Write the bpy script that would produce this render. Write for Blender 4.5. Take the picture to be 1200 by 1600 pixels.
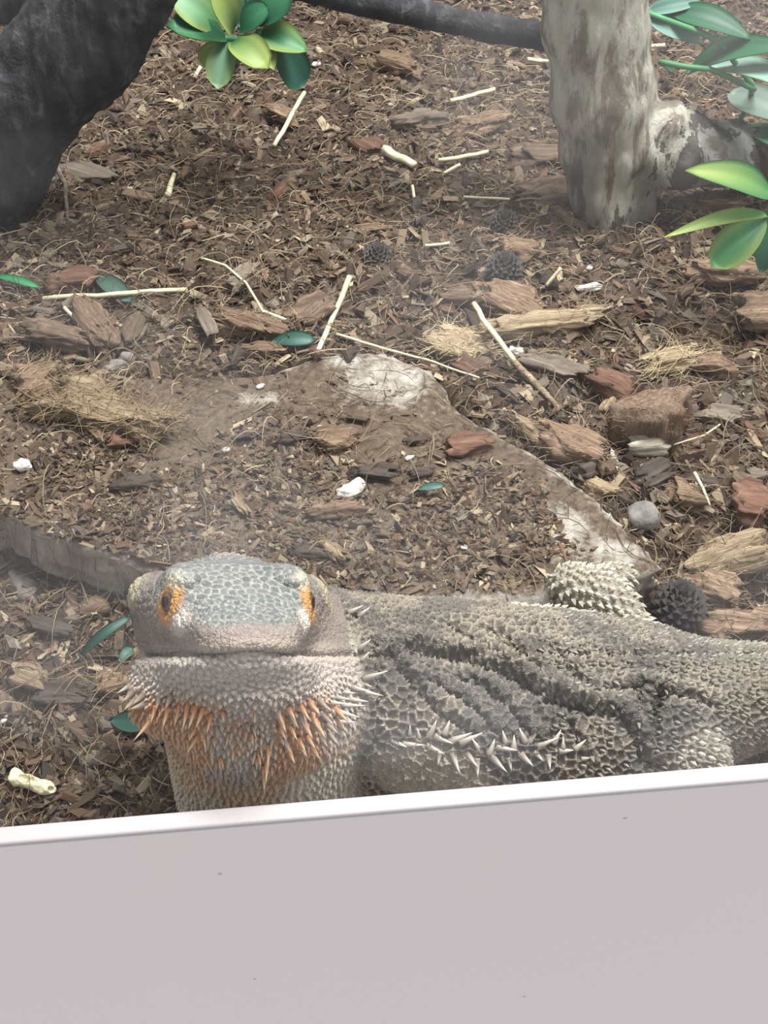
import bpy, bmesh, math, random
import numpy as np
import openvdb as vdb
from mathutils import Vector, Matrix
from mathutils.kdtree import KDTree
from mathutils.bvhtree import BVHTree

for o in list(bpy.data.objects):
    bpy.data.objects.remove(o, do_unlink=True)
scene = bpy.context.scene
COL = scene.collection
rng = np.random.default_rng(11)
random.seed(5)
U = 0.01                      # all lengths below are in centimetres

# ------------------------------------------------------------------ camera
CAM = np.array([0.0, 0.0, 28.0]); PITCH = math.radians(45.0); FPX = 2084.0
FW = np.array([0, math.cos(PITCH), -math.sin(PITCH)])
UP = np.array([0, math.sin(PITCH), math.cos(PITCH)])
RT = np.array([1.0, 0, 0])
cam = bpy.data.cameras.new('camera'); cam_o = bpy.data.objects.new('camera', cam); COL.objects.link(cam_o)
cam.sensor_fit = 'VERTICAL'; cam.sensor_height = 24.0
cam.lens = 24.0 * FPX / 1600.0
cam.clip_start = 0.005; cam.clip_end = 20
cam_o.location = Vector(CAM * U); cam_o.rotation_euler = (math.radians(90) - PITCH, 0, 0)
scene.camera = cam_o

# ------------------------------------------------------------------ light
w = bpy.data.worlds.new('room_light'); scene.world = w; w.use_nodes = True
w.node_tree.nodes['Background'].inputs[0].default_value = (0.97, 0.985, 1.0, 1)
w.node_tree.nodes['Background'].inputs[1].default_value = 0.60

def area_lamp(name, loc, target, sx, sy, watts, color):
    l = bpy.data.lights.new(name, 'AREA'); l.shape = 'RECTANGLE'; l.size = sx * U; l.size_y = sy * U
    l.energy = watts; l.color = color
    o = bpy.data.objects.new(name, l); COL.objects.link(o); o.location = Vector(loc) * U
    d = Vector(target) - Vector(loc)
    o.rotation_euler = d.to_track_quat('-Z', 'Y').to_euler()
    return o
# the tube lamp of the enclosure, up under its lid
area_lamp('enclosure_lamp', (14, 40, 62), (2, 27, 0), 46, 14, 8.6, (1.0, 0.985, 0.965))

vs = scene.view_settings
vs.view_transform = 'Standard'; vs.look = 'None'; vs.gamma = 1.0; vs.use_curve_mapping = False
vs.exposure = 0.37
scene.cycles.max_bounces = 6; scene.cycles.diffuse_bounces = 3; scene.cycles.glossy_bounces = 2

# ------------------------------------------------------------------ pixel helpers (1200x1600 photograph)
def ray(px, py):
    return FW + (px - 600) / FPX * RT + (800 - py) / FPX * UP
def at(px, py, z=0.0):
    d = ray(px, py); return CAM + d * ((z - CAM[2]) / d[2])
def at_y(px, py, y):
    d = ray(px, py); return CAM + d * (y / d[1])
def at_d(px, py, D):
    return CAM + ray(px, py) * D

# ------------------------------------------------------------------ numeric helpers
def _hash(i, j, k, seed):
    n = (i.astype(np.int64) * 374761393 + j.astype(np.int64) * 668265263 + k.astype(np.int64) * 2147483647 + seed * 974711) & 0xffffffff
    n = ((n ^ (n >> 13)) * 1274126177) & 0xffffffff
    n = (n ^ (n >> 16)) & 0xffffffff
    return n.astype(np.float64) / 4294967295.0
def noise3(p, seed=0):
    p = np.asarray(p, float); f = np.floor(p); t = p - f; t = t * t * (3 - 2 * t); f = f.astype(np.int64)
    r = 0
    for dx in (0, 1):
        for dy in (0, 1):
            for dz in (0, 1):
                wgt = (t[..., 0] if dx else 1 - t[..., 0]) * (t[..., 1] if dy else 1 - t[..., 1]) * (t[..., 2] if dz else 1 - t[..., 2])
                r = r + wgt * _hash(f[..., 0] + dx, f[..., 1] + dy, f[..., 2] + dz, seed)
    return r * 2 - 1
def fbm(p, oct=4, seed=0, gain=0.5):
    p = np.asarray(p, float); a = 1.0; s = 0
    for i in range(oct):
        s = s + a * noise3(p, seed + i * 17); p = p * 2.03 + 5.1; a *= gain
    return s
def sstep(a, b, x):
    t = np.clip((x - a) / (b - a), 0, 1); return t * t * (3 - 2 * t)
def lerp(a, b, t):
    return a + (b - a) * t
def srgb(r, g, b):
    c = np.array([r, g, b], float) / 255.0
    return np.where(c <= 0.04045, c / 12.92, ((c + 0.055) / 1.055) ** 2.4)
def rgba(c):
    return (float(c[0]), float(c[1]), float(c[2]), 1.0)
def unit(v):
    v = np.asarray(v, float); return v / (np.linalg.norm(v, axis=-1, keepdims=True) + 1e-12)

# ------------------------------------------------------------------ mesh helpers
def make_mesh(name, V, F, mat=None, smooth=True, col=None):
    """V: n x 3 (cm). F: an m x k array, or a list of such arrays."""
    me = bpy.data.meshes.new(name)
    V = np.ascontiguousarray(np.asarray(V, np.float32) * U)
    Fs = [np.asarray(f, np.int32) for f in (F if isinstance(F, list) else [F]) if len(f)]
    me.vertices.add(len(V)); me.vertices.foreach_set('co', V.ravel())
    loops = np.concatenate([f.ravel() for f in Fs]); starts = []; s = 0
    for f in Fs:
        starts.append(s + np.arange(len(f)) * f.shape[1]); s += f.size
    starts = np.concatenate(starts)
    me.loops.add(len(loops)); me.loops.foreach_set('vertex_index', loops)
    me.polygons.add(len(starts)); me.polygons.foreach_set('loop_start', starts.astype(np.int32))
    me.polygons.foreach_set('use_smooth', np.full(len(starts), smooth))
    me.update(calc_edges=True); me.validate()
    if col is not None:
        a = me.attributes.new('Col', 'FLOAT_COLOR', 'POINT')
        c = np.ones((len(V), 4), np.float32); c[:, :3] = col
        a.data.foreach_set('color', c.ravel())
    if mat: me.materials.append(mat)
    return me
def obj(name, me, parent=None, loc=None, rot=None, scale=None, label=None, cat=None, group=None, kind=None):
    o = bpy.data.objects.new(name, me); COL.objects.link(o)
    if loc is not None: o.location = Vector(np.asarray(loc, float) * U)
    if rot is not None:
        if isinstance(rot, Matrix): o.rotation_euler = rot.to_euler()
        else: o.rotation_euler = rot
    if scale is not None: o.scale = scale
    if parent: o.parent = parent
    if label: o['label'] = label
    if cat: o['category'] = cat
    if group: o['group'] = group
    if kind: o['kind'] = kind
    return o
def empty(name, loc, **kw):
    o = obj(name, None, loc=loc, **kw); o.empty_display_size = 0.01; return o

def sdf_mesh(fn, lo, hi, vox):
    lo = np.array(lo, float); n = np.ceil((np.array(hi) - lo) / vox).astype(int) + 1
    ax = [lo[i] + np.arange(n[i]) * vox for i in range(3)]
    d = fn(ax).astype(np.float32)
    d[0], d[-1] = np.maximum(d[0], vox), np.maximum(d[-1], vox)
    d[:, 0], d[:, -1] = np.maximum(d[:, 0], vox), np.maximum(d[:, -1], vox)
    d[:, :, 0], d[:, :, -1] = np.maximum(d[:, :, 0], vox), np.maximum(d[:, :, -1], vox)
    g = vdb.FloatGrid(); g.background = 10.0
    g.copyFromArray(d)
    pts, quads = g.convertToQuads(isovalue=0.0)
    pts = np.asarray(pts, float) * vox + lo; quads = np.asarray(quads, np.int64)
    # outward winding
    a, b, c = pts[quads[:, 0]], pts[quads[:, 1]], pts[quads[:, 2]]
    vol = np.einsum('ij,ij->i', a, np.cross(b, c)).sum()
    if vol < 0: quads = quads[:, ::-1]
    return pts, np.ascontiguousarray(quads)
def vnormals(V, Q):
    n = np.cross(V[Q[:, 2]] - V[Q[:, 0]], V[Q[:, 3]] - V[Q[:, 1]])
    N = np.zeros_like(V)
    for k in range(4): np.add.at(N, Q[:, k], n)
    return unit(N)
class Field:
    """a signed distance grid that primitives are blended into, each inside its own box"""
    def __init__(s, ax):
        s.ax = ax; s.d = np.full([len(a) for a in ax], 9.0, np.float32)
    def box(s, lo, hi, m):
        return tuple(slice(max(0, np.searchsorted(a, l - m)), min(len(a), np.searchsorted(a, h + m))) for a, l, h in zip(s.ax, lo, hi))
    def pts(s, sl):
        return np.meshgrid(*[a[c].astype(np.float32) for a, c in zip(s.ax, sl)], indexing='ij', sparse=True)
    def blend(s, sl, d, k, sub=False):
        e = s.d[sl]
        if sub:
            d = -d; h = np.clip(0.5 - 0.5 * (d - e) / k, 0, 1) if False else np.clip(0.5 + 0.5 * (d - e) / k, 0, 1)
            s.d[sl] = e * (1 - h) + d * h + k * h * (1 - h)
        else:
            h = np.clip(0.5 + 0.5 * (e - d) / k, 0, 1)
            s.d[sl] = e * (1 - h) + d * h - k * h * (1 - h)
    def ellipsoid(s, c, r, R=None, k=0.3, sub=False):
        """R rows: local axes"""
        c = np.array(c, float); r = np.array(r, float); R = np.eye(3) if R is None else np.array(R)
        ext = np.sqrt(((R * r[:, None]) ** 2).sum(0)); m = k + 0.4
        sl = s.box(c - ext, c + ext, m); X, Y, Z = s.pts(sl)
        X, Y, Z = X - c[0], Y - c[1], Z - c[2]
        q = [(R[i, 0] * X + R[i, 1] * Y + R[i, 2] * Z) for i in range(3)]
        k0 = np.sqrt(sum((q[i] / r[i]) ** 2 for i in range(3)))
        k1 = np.sqrt(sum((q[i] / r[i] ** 2) ** 2 for i in range(3))) + 1e-6
        s.blend(sl, k0 * (k0 - 1) / k1, k, sub)
    def cone(s, a, b, ra, rb, k=0.3, sub=False):
        a, b = np.array(a, float), np.array(b, float); rm = max(ra, rb)
        sl = s.box(np.minimum(a, b) - rm, np.maximum(a, b) + rm, k + 0.4); X, Y, Z = s.pts(sl)
        ab = b - a; t = ((X - a[0]) * ab[0] + (Y - a[1]) * ab[1] + (Z - a[2]) * ab[2]) / (ab @ ab)
        t = np.clip(t, 0, 1)
        d = np.sqrt((X - a[0] - t * ab[0]) ** 2 + (Y - a[1] - t * ab[1]) ** 2 + (Z - a[2] - t * ab[2]) ** 2) - (ra + (rb - ra) * t)
        s.blend(sl, d, k, sub)

def tube(P, R, n=6, cap=True):
    """tapered tube along points P (m x 3) with radii R"""
    P = np.asarray(P, float); R = np.broadcast_to(np.asarray(R, float), (len(P),))
    T = unit(np.gradient(P, axis=0)); a = np.array([0, 0, 1.0]) if abs(T[0, 2]) < 0.9 else np.array([1.0, 0, 0])
    V = []
    for i in range(len(P)):
        b = np.cross(T[i], a); b /= np.linalg.norm(b) + 1e-9; a = np.cross(b, T[i])
        th = np.arange(n) * 2 * np.pi / n
        V.append(P[i] + R[i] * (np.cos(th)[:, None] * a + np.sin(th)[:, None] * b))
    V = np.concatenate(V); F = []
    for i in range(len(P) - 1):
        for j in range(n):
            F.append((i * n + j, i * n + (j + 1) % n, (i + 1) * n + (j + 1) % n, (i + 1) * n + j))
    fs = [np.array(F)]
    if cap: fs.append(np.array([list(range(n))[::-1], [(len(P) - 1) * n + j for j in range(n)]]))
    return V, fs

# ------------------------------------------------------------------ materials
def mat(name, build):
    m = bpy.data.materials.new(name); m.use_nodes = True
    nt = m.node_tree; nt.nodes.clear()
    out = nt.nodes.new('ShaderNodeOutputMaterial'); b = nt.nodes.new('ShaderNodeBsdfPrincipled')
    nt.links.new(b.outputs[0], out.inputs[0])
    build(NB(nt, b, out)); return m
class NB:
    def __init__(s, nt, b, out): s.nt, s.b, s.out = nt, b, out
    def n(s, t, **kw):
        nd = s.nt.nodes.new('ShaderNode' + t)
        for k, v in kw.items(): setattr(nd, k, v)
        return nd
    def l(s, a, b): s.nt.links.new(a, b)
    def coord(s, scale=(1, 1, 1), which='Object'):
        tc = s.n('TexCoord'); mp = s.n('Mapping'); mp.inputs['Scale'].default_value = scale
        s.l(tc.outputs[which], mp.inputs['Vector']); return mp.outputs[0]
    def noise(s, vec, scale, detail=4, rough=0.6, dist=0):
        nd = s.n('TexNoise'); s.l(vec, nd.inputs['Vector']); nd.inputs['Scale'].default_value = scale
        nd.inputs['Detail'].default_value = detail; nd.inputs['Roughness'].default_value = rough; nd.inputs['Distortion'].default_value = dist
        return nd.outputs['Fac']
    def vor(s, vec, scale, feature='F1', out='Distance'):
        nd = s.n('TexVoronoi'); nd.feature = feature; s.l(vec, nd.inputs['Vector']); nd.inputs['Scale'].default_value = scale
        return nd.outputs[out]
    def ramp(s, fac, stops):
        nd = s.n('ValToRGB'); s.l(fac, nd.inputs[0]); e = nd.color_ramp.elements
        while len(e) < len(stops): e.new(0.5)
        for el, (p, c) in zip(e, stops): el.position = p; el.color = rgba(c) if len(c) == 3 else c
        return nd.outputs[0]
    def mix(s, fac, a, b, mode='MIX'):
        nd = s.n('Mix'); nd.data_type = 'RGBA'; nd.blend_type = mode
        for i, v in ((0, fac), (6, a), (7, b)):
            if hasattr(v, 'node'): s.l(v, nd.inputs[i])
            elif i == 0: nd.inputs[0].default_value = v
            else: nd.inputs[i].default_value = rgba(v)
        return nd.outputs[2]
    def math(s, op, a, b=0.5):
        nd = s.n('Math', operation=op)
        for i, v in ((0, a), (1, b)):
            if hasattr(v, 'node'): s.l(v, nd.inputs[i])
            else: nd.inputs[i].default_value = v
        return nd.outputs[0]
    def attr(s, name='Col'):
        nd = s.n('Attribute'); nd.attribute_name = name; return nd.outputs['Color']
    def rand(s): return s.n('ObjectInfo').outputs['Random']
    def bump(s, h, strength=0.5, dist=0.001, normal=None):
        nd = s.n('Bump'); nd.inputs['Strength'].default_value = strength; nd.inputs['Distance'].default_value = dist
        s.l(h, nd.inputs['Height'])
        if normal is not None: s.l(normal, nd.inputs['Normal'])
        return nd.outputs[0]
    def color(s, c):
        if hasattr(c, 'node'): s.l(c, s.b.inputs['Base Color'])
        else: s.b.inputs['Base Color'].default_value = rgba(c)
    def rough(s, v): s.b.inputs['Roughness'].default_value = v
    def spec(s, v): s.b.inputs['Specular IOR Level'].default_value = v
    def normal(s, v): s.l(v, s.b.inputs['Normal'])

def m_soil(n):
    v = n.coord()
    a = n.noise(v, 60, 6, 0.7); b = n.noise(v, 900, 4, 0.7)
    c = n.ramp(a, [(0.3, srgb(42, 35, 30)), (0.55, srgb(72, 61, 51)), (0.75, srgb(96, 83, 70))])
    c = n.mix(n.math('MULTIPLY', b, 0.5), c, srgb(116, 98, 84)); n.color(c); n.rough(0.95); n.spec(0.15)
    n.normal(n.bump(n.noise(v, 700, 6, 0.8), 0.9, 0.0012))
M_SOIL = mat('soil', m_soil)

def m_crumb(n):
    v = n.coord(); c = n.mix(n.noise(v, 1500, 3, 0.6), n.attr(), srgb(60, 45, 36), 'MIX')
    c = n.mix(0.55, c, n.attr()); n.color(c); n.rough(0.9); n.spec(0.2)
M_CRUMB = mat('crumb', m_crumb)

def wood(dark, mid, light, grain=(40, 420, 420), bump=0.8):
    def f(n):
        v = n.coord(grain); g = n.noise(v, 1.0, 5, 0.65, 0.4); big = n.noise(n.coord(), 180, 3, 0.6)
        c = n.ramp(g, [(0.3, dark), (0.5, mid), (0.7, light)])
        r = n.rand()
        c = n.mix(n.math('MULTIPLY', r, 0.45), c, dark)
        c = n.mix(n.math('MULTIPLY', big, 0.3), c, srgb(128, 112, 96))
        n.color(c); n.rough(0.85); n.spec(0.2)
        n.normal(n.bump(g, bump, 0.0012))
    return f
M_BARK = mat('bark_brown', wood(srgb(44, 35, 30), srgb(92, 76, 64), srgb(142, 122, 104)))
M_BARK_D = mat('bark_dark', wood(srgb(32, 29, 28), srgb(62, 56, 53), srgb(98, 90, 86)))
M_BARK_R = mat('bark_red', wood(srgb(56, 38, 32), srgb(100, 70, 57), srgb(140, 106, 88)))
M_BARK_G = mat('bark_grey', wood(srgb(66, 59, 53), srgb(110, 101, 91), srgb(150, 139, 125)))
M_HUSK = mat('husk', wood(srgb(64, 48, 39), srgb(122, 100, 82), srgb(176, 152, 126), (30, 800, 800), 1.0))
M_HUSK_P = mat('husk_pale', wood(srgb(84, 70, 54), srgb(148, 130, 104), srgb(194, 178, 150), (30, 800, 800), 1.0))
M_FIBRE = mat('fibre', lambda n: (n.color(n.attr()), n.rough(0.8), n.spec(0.2)))

def m_straw(n):
    v = n.coord((30, 600, 600)); c = n.ramp(n.noise(v, 1, 3), [(0.3, srgb(178, 168, 130)), (0.7, srgb(214, 207, 178))])
    n.color(c); n.rough(0.6); n.normal(n.bump(n.noise(v, 1, 3), 0.3, 0.0006))
M_STRAW = mat('straw', m_straw)
def m_white(n):
    v = n.coord(); c = n.ramp(n.noise(v, 500, 4), [(0.3, srgb(150, 145, 136)), (0.6, srgb(208, 206, 202))]); n.color(c); n.rough(0.8)
    n.normal(n.bump(n.noise(v, 500, 4), 0.6, 0.001))
M_WHITE = mat('chalk_white', m_white)
def m_rock(n):
    v = n.coord(); c = n.ramp(n.noise(v, 220, 5), [(0.3, srgb(84, 82, 80)), (0.7, srgb(140, 136, 130))])
    c = n.mix(n.math('MULTIPLY', n.rand(), 0.5), c, srgb(110, 94, 78))
    n.color(c); n.rough(0.85); n.normal(n.bump(n.noise(v, 600, 5), 0.5, 0.001))
M_ROCK = mat('pebble_grey', m_rock)
def m_stone(n):
    v = n.coord(); big = n.noise(v, 26, 5, 0.62, 0.3); fine = n.noise(v, 420, 6, 0.75)
    dirt = n.ramp(fine, [(0.3, srgb(66, 55, 46)), (0.7, srgb(120, 105, 90))])
    bare = n.ramp(n.noise(v, 150, 6, 0.7), [(0.3, srgb(128, 118, 106)), (0.62, srgb(190, 186, 176))])
    geo = n.n('NewGeometry'); sep = n.n('SeparateXYZ'); n.l(geo.outputs['True Normal'], sep.inputs[0])
    side = n.ramp(sep.outputs[2], [(0.45, (1, 1, 1)), (0.85, (0, 0, 0))])
    wear = n.n('SeparateColor'); n.l(n.attr(), wear.inputs[0])
    big = n.math('ADD', n.math('MULTIPLY', big, 0.55), n.math('MULTIPLY', wear.outputs[0], 0.34))
    big = n.math('ADD', big, 0.12)
    patch = n.ramp(n.math('ADD', big, n.math('MULTIPLY', n.math('SUBTRACT', fine, 0.5), 0.35)), [(0.56, (0, 0, 0)), (0.70, (0.9, 0.9, 0.9))])
    sidec = n.ramp(n.noise(v, 120, 6, 0.7), [(0.3, srgb(128, 117, 110)), (0.7, srgb(182, 171, 158))])
    c = n.mix(patch, dirt, bare); c = n.mix(side, c, sidec)
    n.color(c); n.rough(0.92); n.spec(0.2); n.normal(n.bump(n.noise(v, 500, 8, 0.8), 0.7, 0.0012))
M_STONE = mat('slab_stone', m_stone)
def m_darkwood(n):
    v = n.coord((60, 60, 18)); g = n.noise(v, 3, 6, 0.65, 0.5); f = n.noise(n.coord(), 300, 5, 0.7)
    c = n.ramp(g, [(0.35, srgb(16, 17, 20)), (0.55, srgb(38, 39, 43)), (0.72, srgb(84, 83, 86))])
    n.color(c); n.rough(0.85); n.normal(n.bump(n.math('ADD', g, n.math('MULTIPLY', f, 0.4)), 0.7, 0.004))
M_DARKWOOD = mat('dark_driftwood', m_darkwood)
def m_palewood(n):
    v = n.coord((1, 1, 0.3)); a = n.noise(v, 75, 8, 0.68, 0.3); b = n.noise(n.coord((1, 1, 0.22)), 62, 7, 0.62, 0.4); f = n.noise(n.coord((1, 1, 0.15)), 800, 5, 0.75)
    c = n.ramp(a, [(0.36, srgb(98, 90, 82)), (0.45, srgb(128, 119, 107)), (0.49, srgb(172, 169, 156)), (0.62, srgb(192, 191, 179)), (0.67, srgb(132, 121, 108))])
    dk = n.ramp(b, [(0.60, (0, 0, 0)), (0.615, (1, 1, 1))])
    c = n.mix(dk, c, srgb(86, 83, 82)); c = n.mix(n.math('MULTIPLY', f, 0.5), c, srgb(104, 95, 84))
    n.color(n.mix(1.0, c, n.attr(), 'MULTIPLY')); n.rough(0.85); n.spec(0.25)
    n.normal(n.bump(n.math('ADD', n.math('MULTIPLY', f, 0.6), n.math('SUBTRACT', a, dk)), 0.6, 0.0025))
M_PALEWOOD = mat('pale_driftwood', m_palewood)
def m_leaf(n):
    v = n.coord(); c = n.mix(n.math('MULTIPLY', n.noise(v, 90, 3), 0.25), n.attr(), srgb(20, 70, 46)); n.color(c); n.rough(0.5); n.spec(0.35)
    n.b.inputs['Subsurface Weight'].default_value = 0.0
M_LEAF = mat('plastic_leaf', m_leaf)
def m_panel(n):
    v = n.coord(); s = n.noise(v, 1400, 3, 0.6)
    c = n.mix(n.noise(v, 9, 3), srgb(223, 211, 214), srgb(219, 210, 208))
    sx = n.n('SeparateXYZ'); n.l(v, sx.inputs[0]); cx = n.n('CombineXYZ'); n.l(sx.outputs[0], cx.inputs[0]); n.l(sx.outputs[2], cx.inputs[1])
    vo = n.n('TexVoronoi'); vo.voronoi_dimensions = '2D'; vo.inputs['Scale'].default_value = 17; n.l(cx.outputs[0], vo.inputs['Vector'])
    speck = n.ramp(n.math('ADD', vo.outputs['Distance'], n.math('MULTIPLY', n.noise(v, 3000, 2), 0.012)), [(0.010, (0.6, 0.6, 0.6)), (0.015, (0, 0, 0))])
    n.color(n.mix(speck, c, srgb(120, 104, 104))); n.rough(0.45); n.normal(n.bump(s, 0.06, 0.0006))
M_PANEL = mat('white_painted_panel', m_panel)
M_RIM = mat('white_rim', lambda n: (n.color(srgb(170, 163, 164)), n.rough(0.4), n.normal(n.bump(n.noise(n.coord(), 900, 3), 0.05, 0.0005))))
M_WALL = mat('enclosure_board', lambda n: (n.color(n.ramp(n.noise(n.coord((2, 2, 14)), 5, 4), [(0.3, srgb(150, 136, 118)), (0.7, srgb(178, 164, 146))])), n.rough(0.7)))

def glass_material():
    m = bpy.data.materials.new('smudged_glass'); m.use_nodes = True; nt = m.node_tree; nt.nodes.clear()
    n = NB(nt, None, None); out = n.n('OutputMaterial')
    tr = n.n('BsdfTransparent'); tr.inputs[0].default_value = (0.985, 0.99, 0.988, 1)
    gl = n.n('BsdfGlossy'); gl.inputs['Roughness'].default_value = 0.02
    fr = n.n('Fresnel'); fr.inputs[0].default_value = 1.45
    geo = n.n('NewGeometry'); front = n.math('SUBTRACT', 1.0, geo.outputs['Backfacing'])
    mx = n.n('MixShader'); n.l(n.math('MULTIPLY', n.math('MULTIPLY', fr.outputs[0], 0.22), front), mx.inputs[0]); n.l(tr.outputs[0], mx.inputs[1]); n.l(gl.outputs[0], mx.inputs[2])
    df = n.n('BsdfTranslucent'); df.inputs[0].default_value = (0.9, 0.88, 0.9, 1)
    dd = n.n('BsdfDiffuse'); dd.inputs[0].default_value = (0.9, 0.88, 0.9, 1)
    dm = n.n('MixShader'); dm.inputs[0].default_value = 0.5; n.l(df.outputs[0], dm.inputs[1]); n.l(dd.outputs[0], dm.inputs[2])
    v = n.coord(); s = n.ramp(n.noise(v, 22, 3, 0.5, 0.6), [(0.45, (0.003,) * 3), (0.78, (0.075,) * 3)])
    m2 = n.n('MixShader'); n.l(s, m2.inputs[0]); n.l(mx.outputs[0], m2.inputs[1]); n.l(dm.outputs[0], m2.inputs[2])
    n.l(m2.outputs[0], out.inputs[0]); return m
M_GLASS = glass_material()

def m_skin(n):
    v = n.coord(); f = n.noise(v, 1600, 4, 0.7)
    e = n.math('MINIMUM', n.vor(v, 1050, 'DISTANCE_TO_EDGE'), 0.28)
    c = n.mix(n.math('MULTIPLY', n.noise(v, 2600, 3, 0.6), 0.3), n.attr(), srgb(70, 64, 60))
    dk = n.ramp(e, [(0.0, (0.84, 0.83, 0.82)), (0.12, (1, 1, 1))])
    c = n.mix(1.0, c, dk, 'MULTIPLY')
    n.color(c); n.rough(0.7); n.spec(0.3); n.normal(n.bump(n.math('ADD', n.math('MULTIPLY', e, 2.2), n.math('MULTIPLY', f, 0.5)), 0.55, 0.0006))
M_SKIN = mat('lizard_skin', m_skin)
M_SPIKE = mat('lizard_spike', lambda n: (n.color(n.attr()), n.rough(0.5), n.spec(0.35)))

# ------------------------------------------------------------------ terrain and slab
SLAB_PX = [(-170, 752), (0, 802), (60, 832), (110, 846), (180, 864), (258, 890), (420, 915), (640, 935), (800, 940), (905, 938),
           (985, 922), (1040, 893), (1002, 848), (962, 812), (905, 757), (850, 714), (795, 682), (745, 655), (722, 638), (700, 600),
           (660, 570), (580, 546), (500, 553), (430, 574), (330, 588), (150, 585), (-170, 590)]
SLAB_Z = 1.95
SLAB = np.array([at(px, py, SLAB_Z)[:2] for px, py in SLAB_PX])
def poly_sd(x, y, P):
    x = np.asarray(x, float); y = np.asarray(y, float)
    d = np.full(x.shape, 1e9); inside = np.zeros(x.shape, bool)
    for i in range(len(P)):
        a, b = P[i], P[(i + 1) % len(P)]; e = b - a
        t = np.clip(((x - a[0]) * e[0] + (y - a[1]) * e[1]) / (e @ e), 0, 1)
        d = np.minimum(d, (x - a[0] - t * e[0]) ** 2 + (y - a[1] - t * e[1]) ** 2)
        c = ((a[1] > y) != (b[1] > y)) & (x < (b[0] - a[0]) * (y - a[1]) / (b[1] - a[1] + 1e-12) + a[0])
        inside ^= c
    d = np.sqrt(d); return np.where(inside, -d, d)
def terrain(x, y):
    x = np.asarray(x, float); y = np.asarray(y, float)
    lo_ = 21.5 + 4.5 * sstep(-3, -7, x); h = 0.15 + 1.55 * sstep(lo_, lo_ + 5.5, y)
    p = np.stack([x, y, x * 0], -1)
    h = h + 0.30 * fbm(p * 0.35, 2, 3) + 0.16 * fbm(p * 1.3, 3, 9)
    h = h + 0.5 * np.exp(-((x - 8) ** 2 + (y - 40.5) ** 2) / 9) + 0.5 * np.exp(-((x + 14) ** 2 + (y - 41) ** 2) / 8)
    sd = poly_sd(x, y, SLAB)
    h = np.where(sd < 0.4, np.minimum(h, lerp(1.3, 5.0, sstep(-0.1, 0.4, sd))), h)
    return h
def slab_top(x, y):
    p = np.stack([np.asarray(x, float), np.asarray(y, float), np.zeros(np.shape(x))], -1)
    return SLAB_Z + 0.07 * fbm(p * 0.6, 3, 21) + 0.22 * sstep(2.5, 7.0, p[..., 0])
def surf(x, y):
    sd = poly_sd(x, y, SLAB)
    return np.where(sd < -0.03, slab_top(x, y), terrain(x, y))

YAW = math.radians(5.6)
def yaw(p, o=(0, 14.8, 0)):
    p = np.asarray(p, float) - o; c, s = math.cos(YAW), math.sin(YAW)
    return np.stack([c * p[..., 0] - s * p[..., 1], s * p[..., 0] + c * p[..., 1], p[..., 2]], -1) + o

# ground
gx = np.concatenate([np.linspace(-60, -20, 50)[:-1], np.linspace(-20, 20, 360), np.linspace(20, 60, 50)[1:]])
gy = np.concatenate([np.linspace(14.2, 66, 420), np.linspace(66, 95, 60)[1:]])
GX, GY = np.meshgrid(gx, gy, indexing='ij')
GZ = terrain(GX, GY)
V = np.stack([GX, GY, GZ], -1).reshape(-1, 3)
Vy = yaw(V); keep_y = np.maximum(V[:, 1], 15.35 + np.tan(YAW) * V[:, 0]); V[:, 1] = keep_y
nx, ny = len(gx), len(gy)
I = np.arange(nx * ny).reshape(nx, ny)
Q = np.stack([I[:-1, :-1], I[1:, :-1], I[1:, 1:], I[:-1, 1:]], -1).reshape(-1, 4)
obj('ground', make_mesh('ground', V, Q, M_SOIL), kind='structure', label='dark brown coir and bark soil floor of the enclosure')

# front panel with rim, glass, back board
def box_mesh(name, lo, hi, m, bevel=0.0, seg=3, xf=None):
    bm = bmesh.new(); bmesh.ops.create_cube(bm, size=1)
    lo, hi = np.array(lo, float), np.array(hi, float)
    for v in bm.verts:
        v.co = Vector((lo + hi) / 2 + np.array(v.co) * (hi - lo))
    if bevel: bmesh.ops.bevel(bm, geom=list(bm.edges), offset=bevel, segments=seg, affect='EDGES', profile=0.5)
    if xf:
        for v in bm.verts: v.co = Vector(xf(np.array(v.co)))
    for v in bm.verts: v.co *= U
    me = bpy.data.meshes.new(name); bm.to_mesh(me); bm.free(); me.materials.append(m)
    for p in me.polygons: p.use_smooth = False
    return me
LZ = 4.75
wf = obj('wall_front', box_mesh('wall_front', (-60, 14.75, -25), (60, 15.1, LZ - 0.12), M_PANEL, 0.06, 2, yaw), kind='structure', label='white painted front panel of the enclosure below the glass')
obj('trim_1', box_mesh('trim_1', (-60, 14.72, LZ - 0.16), (60, 15.14, LZ), M_RIM, 0.07, 4, yaw), kind='structure', label='bright white rim along the top of the front panel')
win = obj('window_1', box_mesh('window_1', (-60, 15.14, -3), (60, 15.4, 60), M_GLASS, 0, 1, yaw), kind='structure', label='smudged viewing glass above the white front panel')
obj('wall_back', box_mesh('wall_back', (-62, 95, -2), (62, 96, 60), M_WALL), kind='structure', label='plain board at the back of the enclosure')

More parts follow.
